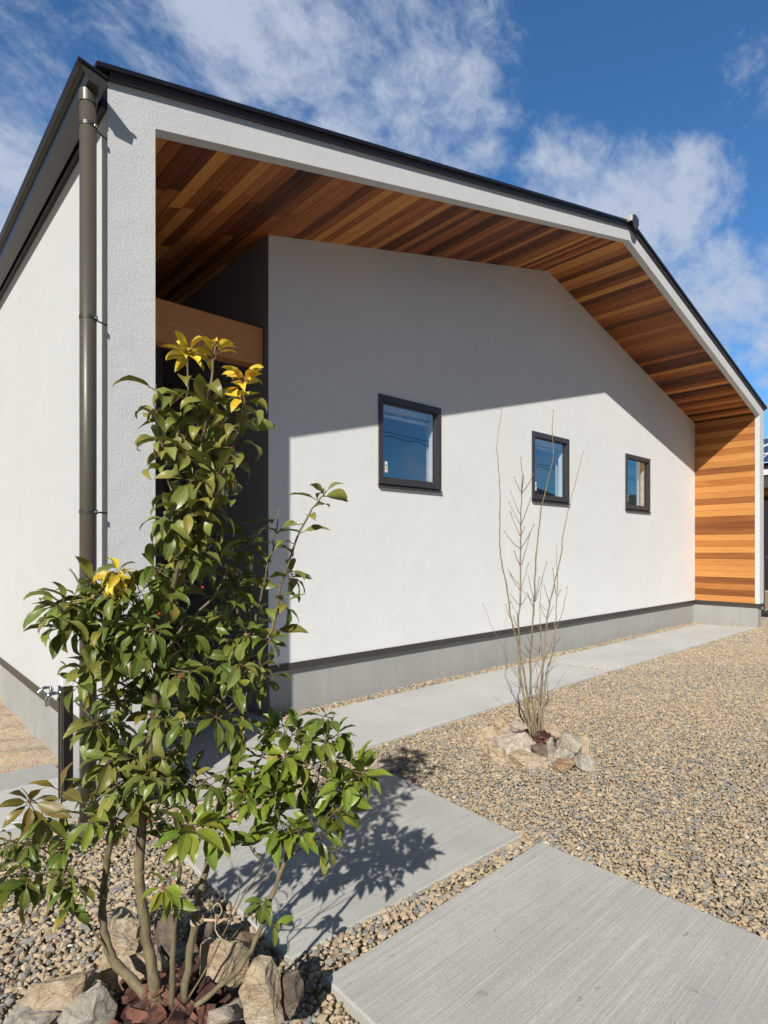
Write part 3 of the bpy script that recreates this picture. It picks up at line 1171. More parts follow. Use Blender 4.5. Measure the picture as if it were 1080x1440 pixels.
def rock(name, u, v, wpx, hpx, d, mat, label, group, seed, depth=.8, tilt=0.0, sink=0.0):
    """angular boulder; pixel size and distance give place and real size"""
    rr = np.random.default_rng(seed)
    d = min(d, FPX * CAM[2] / (v + .36 * hpx - HOR))      # its foot stands on the gravel
    s_ = d / FPX
    w_, h_ = wpx * s_, hpx * s_
    c = at(u, v, d)
    P_ = rr.normal(size=(13, 3))
    P_ /= np.linalg.norm(P_, axis=1)[:, None]
    P_ = np.sign(P_) * np.abs(P_) ** .75
    P_ *= np.array([w_ * .60, w_ * .60 * depth, h_ * .66])
    bm = bmesh.new()
    for q_ in P_:
        bm.verts.new(q_)
    bmesh.ops.convex_hull(bm, input=bm.verts)
    bmesh.ops.dissolve_limit(bm, angle_limit=R(14), verts=bm.verts, edges=bm.edges)
    bmesh.ops.triangulate(bm, faces=bm.faces)
    me = bpy.data.meshes.new(name)
    bm.to_mesh(me)
    bm.free()
    me.materials.append(mat)
    o = bpy.data.objects.new(name, me)
    COL.objects.link(o)
    o.location = c + np.array([0, 0, -h_ * sink])
    o.rotation_euler = (rr.uniform(-.15, .15), tilt, YAW - R(90) + rr.uniform(-.3, .3))
    b = o.modifiers.new('bevel', 'BEVEL')
    b.width = min(w_, h_) * .015
    b.segments = 2
    b.limit_method = 'ANGLE'
    b.angle_limit = R(25)
    sb = o.modifiers.new('subdivision', 'SUBSURF')
    sb.subdivision_type = 'SIMPLE'
    sb.levels = sb.render_levels = 3
    tx = bpy.data.textures.get('rock_relief') or bpy.data.textures.new('rock_relief', 'CLOUDS')
    tx.noise_scale = .035
    tx.noise_depth = 4
    dm = o.modifiers.new('relief', 'DISPLACE')
    dm.texture = tx
    dm.texture_coords = 'GLOBAL'
    dm.strength = min(w_, h_) * .20
    dm.mid_level = .5
    tag(o, label, 'rock', group)
    return o


G2 = 'rocks ringed around the bare shrub'
for i, (u, v, w_, h_, d, mt, lab, dp__) in enumerate([
    (727, 1046, 54, 33, 3.88, 'rock_pink', 'large pale pink-white rock at the front left of the bare shrub', .8),
    (741, 1066, 56, 24, 3.76, 'rock_tan', 'low tan rock lying below the pale pink-white rock', .7),
    (699, 1062, 32, 24, 3.86, 'rock_tan', 'small tan rock at the left foot of the pale pink-white rock', .8),
    (708, 1021, 30, 28, 4.10, 'rock_tan', 'upright tan rock behind the pale pink-white rock', .8),
    (732, 1026, 34, 26, 4.14, 'rock_pink', 'pale rounded rock right behind the bare stems on the left', .8),
    (683, 1036, 32, 30, 4.02, 'rock_tan', 'sandy rock half sunk at the far left of the bare shrub ring', .9),
    (760, 1054, 24, 28, 3.82, 'rock_brown', 'brown-grey rock at the foot of the bare stems', .8),
    (775, 1053, 15, 34, 3.84, 'rock_grey', 'narrow upright grey rock beside the brown-grey rock', .9),
    (797, 1051, 40, 40, 3.86, 'rock_grey', 'big grey triangular rock to the right of the bare stems', .8),
    (824, 1073, 28, 24, 3.74, 'rock_grey', 'small pale grey rock at the right end of the bare shrub ring', .8),
    (818, 1049, 24, 28, 3.92, 'rock_tan', 'tan rock behind the big grey triangular rock', .8),
    (784, 1029, 34, 22, 4.10, 'rock_tan', 'flat sandy rock at the back right of the bare shrub ring', .8),
    (794, 1076, 34, 17, 3.72, 'rock_rust', 'flat rust-streaked rock in front of the big grey triangular rock', .8),
]):
    rock('rock', u, v, w_ * .96, h_, d, M[mt], lab, G2, 40 + i, dp__, 0.0, .14)

G1 = 'rocks ringed around the leafy tree'
for i, (u, v, w_, h_, d, mt, lab, dp__, ti) in enumerate([
    (171, 1340, 62, 92, 1.66, 'rock_tan', 'tall tan rock behind the left trunk of the leafy tree', .7, -.25),
    (229, 1330, 44, 62, 1.66, 'rock_brown', 'brownish rock behind the thick trunk of the leafy tree', .8, 0),
    (207, 1362, 52, 46, 1.60, 'rock_tan', 'tan rock wedged between the two left trunks of the leafy tree', .8, .1),
    (86, 1402, 84, 58, 1.50, 'rock_tan', 'broad sloping tan rock at the left of the leafy tree', .8, -.35),
    (124, 1420, 62, 46, 1.44, 'rock_grey', 'grey-tan rock leaning beside the broad sloping tan rock', .8, -.3),
    (42, 1446, 72, 34, 1.42, 'rock_grey', 'flat grey rock at the lower left corner of the rock ring', .9, 0),
    (309, 1366, 68, 84, 1.56, 'rock_tan', 'large tan rock with stem shadows right of the trunks', .7, .15),
    (333, 1328, 50, 40, 1.70, 'rock_rust', 'rusty orange rock behind the large tan rock', .8, 0),
    (367, 1404, 52, 90, 1.44, 'rock_tan', 'upright pale tan rock at the right front of the ring', .75, -.1),
    (405, 1398, 36, 58, 1.48, 'rock_brown', 'dark brown rock against the upright pale tan rock', .9, 0),
    (284, 1315, 36, 40, 1.74, 'rock_brown', 'grey-brown rock at the back of the leafy tree ring', .8, 0),
    (310, 1436, 34, 30, 1.36, 'rock_pink', 'small pale rock at the bottom right of the bark mulch', .8, 0),
    (328, 1420, 30, 20, 1.42, 'rock_grey', 'little grey rock between the mulch and the upright pale tan rock', .8, 0),
]):
    rock('rock', u, v, w_, h_, d, M[mt], lab, G1, 90 + i, dp__, ti)

# bark mulch: heaps of split bark chips


def mulch(name, cu, cv, d, rad, n, size, lift, label, seed):
    rr = np.random.default_rng(seed)
    c = at(cu, cv, d)
    b = MB()
    # low heap of earth under the chips
    rings, seg = 6, 24
    for i in range(rings):
        for k in range(seg):
            q_ = []
            for (ii, kk) in ((i, k), (i + 1, k), (i + 1, k + 1), (i, k + 1)):
                f = ii / rings
                a = 2 * math.pi * kk / seg
                q_.append((c[0] + rad * 1.15 * f * math.cos(a), c[1] + rad * 1.15 * f * math.sin(a),
                           -.02 + (c[2] - lift + .02) * (1 - f ** 2.2)))
            b.poly(q_)
    for i in range(n):
        r = rad * math.sqrt(rr.uniform(0, 1))
        a = rr.uniform(0, 6.283)
        f = r / (rad * 1.15)
        z = -.02 + (c[2] - lift + .02) * (1 - f ** 2.2) + rr.uniform(.0, .022)
        o_ = np.array([c[0] + r * math.cos(a), c[1] + r * math.sin(a), z])
        l_, w__, h__ = size * rr.uniform(.6, 1.7), size * rr.uniform(.3, .6), size * rr.uniform(.10, .28)
        rot_ = Matrix.Rotation(rr.uniform(0, 6.28), 3, 'Z') @ Matrix.Rotation(rr.uniform(-.7, .7), 3, 'Y') @ Matrix.Rotation(rr.uniform(-.7, .7), 3, 'X')
        pp = []
        for (sx_, sy_, sz_) in ((-1, -1, -1), (1, -1, -1), (1, 1, -1), (-1, 1, -1), (-1, -1, 1), (1, -1, 1), (1, 1, 1), (-1, 1, 1)):
            loc = Vector((sx_ * l_ * .5 * rr.uniform(.6, 1.1), sy_ * w__ * .5 * rr.uniform(.6, 1.15), sz_ * h__ * .5 * rr.uniform(.5, 1.3)))
            pp.append(np.array(rot_ @ loc) + o_)
        b.hexa(pp, rr.uniform(0, 1))
    o = b.build(name, M['mulch'])
    tag(o, label, kind='stuff')
    return o


mulch('bark_mulch', 240, 1392, 1.49, .20, 170, .066, .006, 'red-brown bark chips heaped around the leafy tree trunks', 3)
mulch('bark_mulch', 758, 1036, 3.92, .15, 80, .05, .004, 'red-brown bark chips at the foot of the bare shrub', 4)

# ------------------------------------------------------------------ leafy tree
tree = empty('leafy_tree', tuple(at(228, 1412, 1.44)))
tag(tree, 'multi-stemmed glossy evergreen tree with yellow top leaves growing from a rock ring', 'tree')
PXM = FPX


def world_line(pl_):
    return [at(u, v, d) for (u, v, d, w_) in pl_], [w_ * d / PXM * .37 for (u, v, d, w_) in pl_]


def refine(pts_, rads_, n=4, wob=.0, seed=0):
    """Catmull-Rom through the measured points"""
    rr = np.random.default_rng(seed)
    P_ = [np.array(p_) for p_ in pts_]
    out_p, out_r = [], []
    N = len(P_)
    for i in range(N - 1):
        p0, p1, p2, p3 = P_[max(i - 1, 0)], P_[i], P_[i + 1], P_[min(i + 2, N - 1)]
        for k in range(n):
            t_ = k / n
            q_ = .5 * ((2 * p1) + (-p0 + p2) * t_ + (2 * p0 - 5 * p1 + 4 * p2 - p3) * t_ ** 2 + (-p0 + 3 * p1 - 3 * p2 + p3) * t_ ** 3)
            out_p.append(q_ + rr.normal(size=3) * wob)
            out_r.append(rads_[i] * (1 - t_) + rads_[i + 1] * t_)
    out_p.append(P_[-1])
    out_r.append(rads_[-1])
    return out_p, out_r


TRUNKS = [
    [(232, 1420, 1.44, 18), (195, 1388, 1.46, 18), (160, 1350, 1.49, 17), (146, 1310, 1.50, 15), (146, 1250, 1.50, 13), (155, 1180, 1.48, 12),
     (159, 1110, 1.46, 10), (163, 1040, 1.43, 9), (165, 990, 1.41, 8), (155, 920, 1.40, 7), (140, 860, 1.38, 5), (98, 800, 1.36, 3)],
    [(222, 1416, 1.45, 24), (212, 1350, 1.46, 20), (203, 1300, 1.46, 19), (196, 1235, 1.46, 18), (199, 1170, 1.45, 18), (206, 1110, 1.44, 18),
     (211, 1055, 1.42, 17), (216, 1000, 1.40, 14), (222, 930, 1.38, 12), (235, 860, 1.35, 10), (252, 790, 1.32, 9), (268, 735, 1.30, 8)],
    [(243, 1416, 1.44, 12), (243, 1350, 1.44, 11), (247, 1290, 1.43, 9), (252, 1230, 1.42, 7), (264, 1172, 1.40, 5)],
    [(258, 1408, 1.45, 15), (268, 1330, 1.47, 14), (280, 1270, 1.48, 13), (293, 1210, 1.50, 12), (303, 1160, 1.51, 12), (315, 1110, 1.51, 12),
     (334, 1045, 1.50, 11), (343, 1005, 1.49, 11), (352, 962, 1.48, 10), (355, 935, 1.47, 9)],
    [(274, 1415, 1.43, 9), (332, 1366, 1.45, 10), (363, 1314, 1.47, 9), (381, 1262, 1.48, 9), (402, 1205, 1.49, 8), (425, 1140, 1.48, 6),
     (447, 1092, 1.47, 4), (461, 1040, 1.46, 3), (470, 1004, 1.45, 2)],
]
BR = [
    [(262, 762, 1.31, 7), (252, 736, 1.30, 6), (236, 657, 1.28, 5), (222, 593, 1.27, 4), (219, 540, 1.26, 2.5)],
    [(268, 735, 1.30, 7), (273, 699, 1.29, 7), (282, 648, 1.28, 6), (289, 593, 1.27, 6), (297, 535, 1.26, 5), (303, 484, 1.25, 3)],
    [(262, 765, 1.31, 6), (300, 700, 1.31, 5), (324, 639, 1.29, 5), (340, 579, 1.28, 4), (346, 528, 1.27, 3)],
    [(268, 735, 1.30, 5), (262, 660, 1.31, 5), (258, 600, 1.30, 4), (263, 546, 1.29, 4), (266, 490, 1.28, 3)],
    [(355, 935, 1.47, 7), (383, 884, 1.46, 6), (394, 827, 1.45, 5), (417, 760, 1.44, 4), (440, 715, 1.43, 3.5), (458, 690, 1.43, 2)],
    [(355, 935, 1.47, 6), (357, 884, 1.46, 5), (373, 812, 1.44, 4), (386, 760, 1.43, 3), (393, 714, 1.42, 2)],
    [(353, 938, 1.47, 6), (331, 848, 1.44, 5), (313, 791, 1.42, 4), (303, 750, 1.40, 3)],
    [(352, 940, 1.47, 4), (352, 800, 1.48, 4), (362, 745, 1.48, 3), (384, 732, 1.48, 2)],
    [(425, 1140, 1.48, 5), (455, 1098, 1.47, 4), (500, 1088, 1.46, 3), (532, 1100, 1.45, 2)],
    [(410, 1185, 1.49, 4), (432, 1165, 1.47, 3), (462, 1150, 1.45, 2)],
    [(400, 1210, 1.49, 3), (432, 1188, 1.47, 3), (447, 1180, 1.46, 2)],
    [(148, 1265, 1.50, 5), (128, 1240, 1.46, 4), (75, 1228, 1.42, 3.5), (18, 1230, 1.38, 2.5), (-20, 1236, 1.36, 2)],
    [(200, 1165, 1.45, 5), (150, 1147, 1.42, 4), (105, 1142, 1.40, 3), (60, 1136, 1.38, 3), (30, 1108, 1.37, 2)],
    [(110, 1240, 1.44, 3), (70, 1200, 1.42, 2.5), (30, 1185, 1.40, 2), (0, 1180, 1.39, 2)],
    [(209, 1082, 1.43, 7), (240, 1058, 1.42, 6), (275, 1030, 1.41, 5), (305, 1012, 1.40, 4), (330, 985, 1.39, 2)],
    [(217, 990, 1.40, 6), (180, 965, 1.38, 5), (140, 950, 1.35, 4), (105, 940, 1.33, 3), (85, 930, 1.32, 2)],
    [(163, 1040, 1.43, 5), (130, 1010, 1.40, 4), (105, 985, 1.38, 3)],
    [(222, 930, 1.38, 6), (260, 880, 1.36, 5), (300, 840, 1.35, 4), (320, 800, 1.34, 3)],
    [(228, 890, 1.36, 6), (195, 850, 1.34, 5), (170, 825, 1.33, 3)],
    [(155, 920, 1.40, 5), (120, 880, 1.36, 4), (85, 850, 1.34, 3), (62, 832, 1.33, 2)],
    [(334, 1045, 1.50, 4), (360, 1060, 1.47, 4), (395, 1070, 1.45, 3), (420, 1050, 1.44, 2), (405, 1035, 1.44, 2)],
    [(303, 1160, 1.51, 4), (330, 1140, 1.48, 3), (365, 1130, 1.46, 3), (400, 1120, 1.45, 2)],
    [(203, 1140, 1.44, 4), (180, 1135, 1.42, 3), (150, 1130, 1.40, 2)],
    [(196, 1235, 1.46, 3), (215, 1215, 1.43, 2.5), (232, 1245, 1.40, 2)],
    [(206, 1150, 1.44, 4), (250, 1130, 1.43, 4), (285, 1100, 1.42, 3), (320, 1080, 1.41, 2)],
    [(262, 1405, 1.45, 4), (300, 1345, 1.46, 3.5), (340, 1265, 1.47, 3), (372, 1215, 1.47, 2)],
    [(318, 1300, 1.46, 2.5), (335, 1258, 1.46, 2), (332, 1228, 1.46, 1.5)],
    [(340, 1262, 1.47, 2.2), (375, 1232, 1.47, 2), (392, 1216, 1.47, 1.5)],
    [(160, 1350, 1.49, 5), (125, 1300, 1.47, 4), (105, 1270, 1.45, 3), (90, 1240, 1.44, 2)],
]
LINES = []
for i, tl in enumerate(TRUNKS):
    P_, R_ = refine(*world_line(tl), n=5, wob=.0012, seed=i)
    b = MB()
    R_ = [r * (1 + .10 * math.sin(k * 2.3 + i)) for k, r in enumerate(R_)]
    b.tube(P_, R_, 12)
    o = b.build('trunk', M['bark'], smooth=True)
    keep(o, tree)
    LINES.append((P_, R_))
bb = MB()
for i, tl in enumerate(BR):
    P_, R_ = refine(*world_line(tl), n=4, wob=.0015, seed=30 + i)
    bb.tube(P_, R_, 7)
    LINES.append((P_, R_))

STEM_PTS = np.array([p_ for P_, R_ in LINES for p_ in P_])

LV, LF, LUV, LC = [], [], [], []
GREEN = np.array([.105, .140, .022])
OLIVE = np.array([.190, .205, .048])
BRIGHT = np.array([.165, .225, .026])
YELLOW = np.array([.78, .56, .045])
BRONZE = np.array([.18, .13, .030])


def leaf(base, dirv, length, col, droop, fold=.35, roll=None, seed=None, width=.385, wave=.06):
    dirv = np.array(dirv, float)
    dirv /= np.linalg.norm(dirv) + 1e-9
    up = np.array([0, 0, 1.0])
    n_ = up - dirv * (up @ dirv)
    if np.linalg.norm(n_) < .2:
        n_ = np.array([math.cos(random.random() * 6.28), math.sin(random.random() * 6.28), 0.2])
        n_ -= dirv * (n_ @ dirv)
    n_ /= np.linalg.norm(n_)
    y_ = np.cross(n_, dirv)
    a = random.gauss(0, .5) if roll is None else roll
    n_, y_ = n_ * math.cos(a) + y_ * math.sin(a), y_ * math.cos(a) - n_ * math.sin(a)
    # petiole
    pet = length * random.uniform(.13, .22)
    i0 = len(LV)
    prof = [(0, .0), (.10, .42), (.24, .82), (.40, 1.0), (.56, .95), (.72, .72), (.86, .38), (.94, .14), (1.0, .015)]
    W = length * width * .5
    pos = np.array(base, float) + dirv * pet
    ang = 0.0
    prev_t = 0.0
    ph = random.random() * 6.28
    side = random.gauss(0, .25)
    rows = []
    for k, (t_, w_) in enumerate(prof):
        dt = (t_ - prev_t) * length
        prev_t = t_
        dd = dirv * math.cos(ang) - n_ * math.sin(ang) + y_ * side * t_ * .6
        pos = pos + dd * dt
        nn = n_ * math.cos(ang) + dirv * math.sin(ang)
        for q_ in (-1, -.5, 0, .5, 1):
            yy_ = q_ * w_ * W
            lift = abs(yy_) * fold + (wave * length * .5 * math.sin(t_ * 11 + ph + (1.5 if q_ > 0 else 0)) * abs(q_) * w_ if abs(q_) == 1 else 0)
            LV.append(tuple(pos + y_ * yy_ + nn * lift))
            LUV.append((t_, .5 + q_ * .5 * max(w_, .05)))
        ang += droop * (.35 + t_) * (t_ - (prof[k - 1][0] if k else 0)) * 1.3
    nr = len(prof)
    for k in range(nr - 1):
        for q_ in range(4):
            a0 = i0 + k * 5 + q_
            LF.append((a0, a0 + 1, a0 + 6, a0 + 5))
            LC.append(col)
    # petiole strip (thin square stem)
    j = len(LV)
    r_p = .0009 + length * .006
    b0 = np.array(base, float)
    b1 = b0 + dirv * (pet + length * .03)
    for e in (b0, b1):
        for (s1, s2) in ((1, 0), (-.5, .87), (-.5, -.87)):
            LV.append(tuple(e + y_ * s1 * r_p + n_ * s2 * r_p))
            LUV.append((.5, .05))
    for k in range(3):
        k2 = (k + 1) % 3
        LF.append((j + k, j + k2, j + 3 + k2, j + 3 + k))
        LC.append(np.array([.20, .13, .05]) if random.random() < .6 else np.array([.22, .06, .05]))


def jit(c, v=.25):
    k = 1 + random.uniform(-v, v)
    c2 = np.array(c) * k
    if random.random() < .07:
        c2 = c2 * .45 + np.array([.34, .27, .04]) * .55      # a leaf on the turn
    c2[0] *= 1 + random.uniform(-.15, .2)
    return np.clip(c2, 0.004, .9)


def shoot(pa, pb, n, size, col, droop=(.5, 1.3), spread=1.0, grav=.45, start=.2, whorl=3, rad=.0013, tipcol=None):
    """a twig from pa to pb with n leaves set spirally along it and a terminal cluster"""
    pa, pb = np.array(pa), np.array(pb)
    ax = pb - pa
    Ln = np.linalg.norm(ax) + 1e-6
    ax /= Ln
    ref = np.cross(ax, (0.2, .4, 1.0))
    ref /= np.linalg.norm(ref) + 1e-9
    bi = np.cross(ax, ref)
    mid = (pa + pb) / 2 + np.array([0, 0, -.04 * Ln]) + np.random.default_rng(int(abs(pa[0]) * 1e5) % 9999).normal(size=3) * Ln * .05
    bb.tube([pa, mid, pb], [rad * 1.4, rad * 1.15, rad * .7], 5)
    ph = random.random() * 6.28
    for k in range(n):
        if k < n - whorl:
            s_ = start + (1 - start) * k / max(1, n - whorl)
        else:
            s_ = random.uniform(.93, 1.0)
        p_ = (pa * (1 - s_) ** 2 + 2 * mid * s_ * (1 - s_) + pb * s_ ** 2)
        a = ph + k * 2.4
        rad_ = ref * math.cos(a) + bi * math.sin(a)
        dv = rad_ * spread + ax * random.uniform(.25, .8) * (1.5 if s_ > .92 else 1) + np.array([0, 0, -grav * random.uniform(.4, 1.4)])
        c_ = tipcol if (tipcol is not None and s_ > .85) else col
        leaf(p_, dv, size * random.uniform(.72, 1.18), jit(c_), random.uniform(*droop), fold=random.uniform(.18, .5))


# leaves straight on the upper leaders: long, hanging, olive
def along(idx, s0, s1, n, size, col, droop, grav, tip=None, ntip=0, tipsize=.06, tipgrav=0.2):
    P_, R_ = LINES[idx]
    P_ = np.array(P_)
    ph = random.random() * 6.28
    for k in range(n):
        s_ = s0 + (s1 - s0) * (k + random.uniform(-.3, .3)) / n
        f = min(max(s_, 0), 1) * (len(P_) - 1)
        i = min(int(f), len(P_) - 2)
        p_ = P_[i] + (P_[i + 1] - P_[i]) * (f - i)
        a = ph + k * 2.4
        dv = np.array([math.cos(a), math.sin(a), random.uniform(.15, .6) - grav])
        leaf(p_, dv, size * random.uniform(.75, 1.15), jit(col), random.uniform(*droop), fold=random.uniform(.25, .55))
    if tip is not None:
        e = P_[-1]
        for k in range(ntip):
            a = k * 2.4 + ph
            dv = np.array([math.cos(a), math.sin(a), random.uniform(-.3, 1.1)])
            leaf(e - (P_[-1] - P_[-2]) * random.uniform(0, 1.8), dv, tipsize * random.uniform(.7, 1.1), jit(tip, .18), random.uniform(.5, 1.4), fold=.4)


NT = len(TRUNKS)
UP = (1.2, 2.3)
along(NT + 0, .05, .97, 26, .074, OLIVE, UP, .25)
along(NT + 1, .05, .80, 26, .078, OLIVE, UP, .25, YELLOW, 11, .048)
along(NT + 2, .05, .86, 26, .076, OLIVE, UP, .25, YELLOW, 18, .050)
along(NT + 3, .05, .84, 24, .074, OLIVE, UP, .25, YELLOW, 24, .052)
along(NT + 4, .12, .97, 15, .078, OLIVE, (.6, 1.5), .25, OLIVE, 4, .05)
along(NT + 5, .15, .85, 12, .066, GREEN, (.5, 1.3), .2)
along(NT + 6, .10, 1.0, 16, .060, GREEN, (.6, 1.4), .2)
along(NT + 7, .25, 1.0, 12, .045, GREEN, (.6, 1.4), .2)
e = at(340, 560, 1.26)
shoot(at(345, 590, 1.28), e, 8, .048, OLIVE, tipcol=YELLOW, whorl=5)
shoot(at(160, 850, 1.34), at(165, 806, 1.27), 24, .046, YELLOW, whorl=12, grav=.8, start=.35, droop=(.9, 2.0))
shoot(at(150, 985, 1.36), at(112, 962, 1.29), 9, .060, GREEN, whorl=5, grav=.5)

# clusters filling the crown: ellipse in the photo, distance band, number, leaf length
FILL = [
    (285, 620, 66, 45, 1.22, 1.34, 6, .072, OLIVE), (280, 690, 62, 52, 1.22, 1.36, 7, .072, OLIVE), (268, 755, 58, 42, 1.24, 1.38, 8, .066, OLIVE),
    (255, 835, 88, 55, 1.24, 1.50, 18, .062, GREEN), (135, 855, 60, 48, 1.26, 1.44, 17, .066, GREEN), (255, 925, 100, 62, 1.26, 1.54, 20, .060, GREEN),
    (172, 930, 62, 62, 1.28, 1.46, 15, .066, GREEN), (335, 880, 55, 70, 1.36, 1.52, 9, .056, GREEN), (330, 960, 60, 50, 1.36, 1.54, 7, .058, GREEN),
    (192, 1045, 66, 46, 1.32, 1.50, 13, .064, OLIVE), (290, 1010, 60, 40, 1.36, 1.52, 6, .060, GREEN), (95, 865, 26, 34, 1.28, 1.38, 4, .066, OLIVE),
    (156, 1005, 38, 40, 1.34, 1.44, 6, .062, OLIVE), (230, 980, 70, 45, 1.30, 1.44, 7, .062, GREEN),
    (375, 800, 40, 58, 1.44, 1.52, 5, .060, GREEN), (300, 900, 60, 50, 1.40, 1.52, 5, .058, GREEN),
    (340, 1095, 50, 35, 1.40, 1.50, 7, .058, BRIGHT), (400, 1075, 62, 38, 1.40, 1.50, 12, .070, BRIGHT), (445, 1110, 50, 45, 1.40, 1.50, 11, .070, BRIGHT),
    (420, 1150, 55, 40, 1.40, 1.52, 9, .068, BRIGHT), (350, 1150, 45, 38, 1.38, 1.50, 6, .064, BRIGHT), (505, 1092, 38, 18, 1.42, 1.48, 5, .064, BRIGHT),
    (466, 1025, 14, 22, 1.43, 1.47, 3, .052, BRIGHT), (393, 1040, 22, 22, 1.43, 1.47, 3, .050, BRIGHT), (452, 1185, 22, 16, 1.43, 1.48, 2, .050, GREEN),
    (160, 1130, 40, 28, 1.36, 1.44, 5, .062, OLIVE), (240, 1105, 60, 35, 1.38, 1.48, 10, .058, GREEN), (195, 1090, 50, 40, 1.33, 1.44, 7, .062, OLIVE), (215, 1160, 40, 24, 1.40, 1.48, 4, .052, GREEN),
    (55, 1225, 60, 22, 1.34, 1.46, 5, .058, GREEN), (95, 1260, 24, 26, 1.40, 1.46, 3, .055, GREEN), (20, 1195, 30, 22, 1.36, 1.42, 4, .052, GREEN),
    (80, 1185, 28, 26, 1.38, 1.44, 3, .048, GREEN), (-30, 1230, 40, 40, 1.36, 1.46, 5, .055, GREEN),
]
for (u, v, ru, rv2, d0, d1, n, size, col) in FILL:
    for k in range(n):
        while True:
            a, b = random.uniform(-1, 1), random.uniform(-1, 1)
            if a * a + b * b < 1:
                break
        p_ = at(u + a * ru, v + b * rv2, random.uniform(d0, d1))
        dd = np.linalg.norm(STEM_PTS - p_, axis=1) + np.maximum(0, STEM_PTS[:, 2] - p_[2]) * 1.5
        q_ = STEM_PTS[int(np.argmin(dd))]
        vec = p_ - q_
        if np.linalg.norm(vec) < .03:
            p_ = q_ + np.array([random.uniform(-1, 1), random.uniform(-1, 1), .4]) * .04
        bright = col is BRIGHT
        shoot(q_, p_, random.randint(5, 8), size, col if random.random() < .8 else (OLIVE if not bright else GREEN),
              droop=(.15, .8) if bright else (.5, 1.5), grav=.25 if bright else .5, start=.35, whorl=4)

# single large showy clusters low on the tree
for (u, v, d, n, size, col, grav) in [
    (266, 1165, 1.36, 10, .082, BRIGHT, .15), (285, 1172, 1.37, 6, .075, BRIGHT, .3), (230, 1246, 1.38, 9, .066, BRIGHT, .75), (250, 1262, 1.39, 7, .062, BRIGHT, .9),
    (372, 1268, 1.46, 9, .052, GREEN, .45), (385, 1300, 1.46, 4, .046, BRIGHT, .6), (42, 1128, 1.34, 8, .078, BRONZE, .1),
    (85, 1112, 1.34, 4, .078, BRONZE, -.05), (60, 1150, 1.36, 6, .062, GREEN, .6), (130, 1150, 1.34, 6, .080, BRIGHT, .25), (20, 1240, 1.36, 6, .066, GREEN, .7), (105, 1245, 1.4, 6, .060, GREEN, .7)]:
    p_ = at(u, v, d)
    dd = np.linalg.norm(STEM_PTS - p_, axis=1)
    q_ = STEM_PTS[int(np.argmin(dd))]
    if np.linalg.norm(p_ - q_) < .02:
        q_ = q_ + np.array([0, 0, -.03])
    shoot(q_, p_, n, size, col, droop=(.3, 1.0), grav=grav, start=.75, whorl=n - 1, spread=1.1)

_ = 0
bo = bb.build('branches', M['bark'], smooth=True)
keep(bo, tree)
me = bpy.data.meshes.new('crown')
me.from_pydata(LV, [], LF)
uvl = me.uv_layers.new(name='leafuv')
li = np.array([i for f in LF for i in f])
uvl.data.foreach_set('uv', np.array(LUV, np.float32)[li].ravel())
ca = me.color_attributes.new('leafcol', 'FLOAT_COLOR', 'CORNER')
cc = np.ones((len(li), 4), np.float32)
cc[:, :3] = np.repeat(np.array(LC), 4, axis=0)
ca.data.foreach_set('color', cc.ravel())
me.materials.append(M['leaf'])
me.polygons.foreach_set('use_smooth', [True] * len(me.polygons))
crown = bpy.data.objects.new('crown', me)
COL.objects.link(crown)
keep(crown, tree)
for (u, v, d) in [(134, 974, 1.27), (224, 863, 1.24), (285, 826, 1.24), (254, 952, 1.26), (325, 1149, 1.38), (208, 1155, 1.38), (2, 1276, 1.34)]:
    bm = bmesh.new()
    bmesh.ops.create_icosphere(bm, subdivisions=3, radius=.0032)
    me = bpy.data.meshes.new('berry')
    bm.to_mesh(me)
    bm.free()
    me.materials.append(M['berry'])
    me.polygons.foreach_set('use_smooth', [True] * len(me.polygons))
    o = bpy.data.objects.new('berry', me)
    COL.objects.link(o)
    o.parent = tree
    o.location = Vector(at(u, v, d)) - tree.location

# twine tie between two trunks
tw = MB()
a, b = at(277, 1294, 1.47), at(360, 1284, 1.47)
for k in range(3):
    off = np.array([0, 0, .004 * (k - 1)])
    m_ = (a + b) / 2 + np.array([0, 0, -.004 - .002 * k])
    P_, R_ = refine([a + off, m_ + off * .4, b + off], [.0013] * 3, 6, .0006, k)
    tw.tube(P_, R_, 6)
for (u, v, rad) in ((277, 1294, .0155), (361, 1284, .010)):
    c = at(u, v, 1.47)
    for k in range(3):
        tw.tube([c + np.array([rad * math.cos(x), rad * math.sin(x), .004 * (k - 1) + .001 * math.sin(3 * x)]) for x in np.linspace(0, 6.283, 17)], .0017, 6)
kn = at(306, 1289, 1.465)
tw.tube([kn + np.array([.003 * math.cos(x), .003 * math.sin(x), .012 * math.sin(x * .5) - .005]) for x in np.linspace(0, 12, 20)], .002, 6)
P_, R_ = refine([at(304, 1288, 1.46), at(303, 1308, 1.455), at(312, 1322, 1.45), at(317, 1334, 1.45)], [.0017] * 4, 4, .0008, 9)
tw.tube(P_, R_, 6)
P_, R_ = refine([at(305, 1290, 1.46), at(300, 1278, 1.455), at(306, 1270, 1.455), at(312, 1280, 1.455), at(307, 1290, 1.46)], [.0017] * 5, 4, .0006, 10)
tw.tube(P_, R_, 6)
tag(tw.build('twine', M['twine'], smooth=True), 'pale brown twine tied between two trunks of the leafy tree', 'twine')

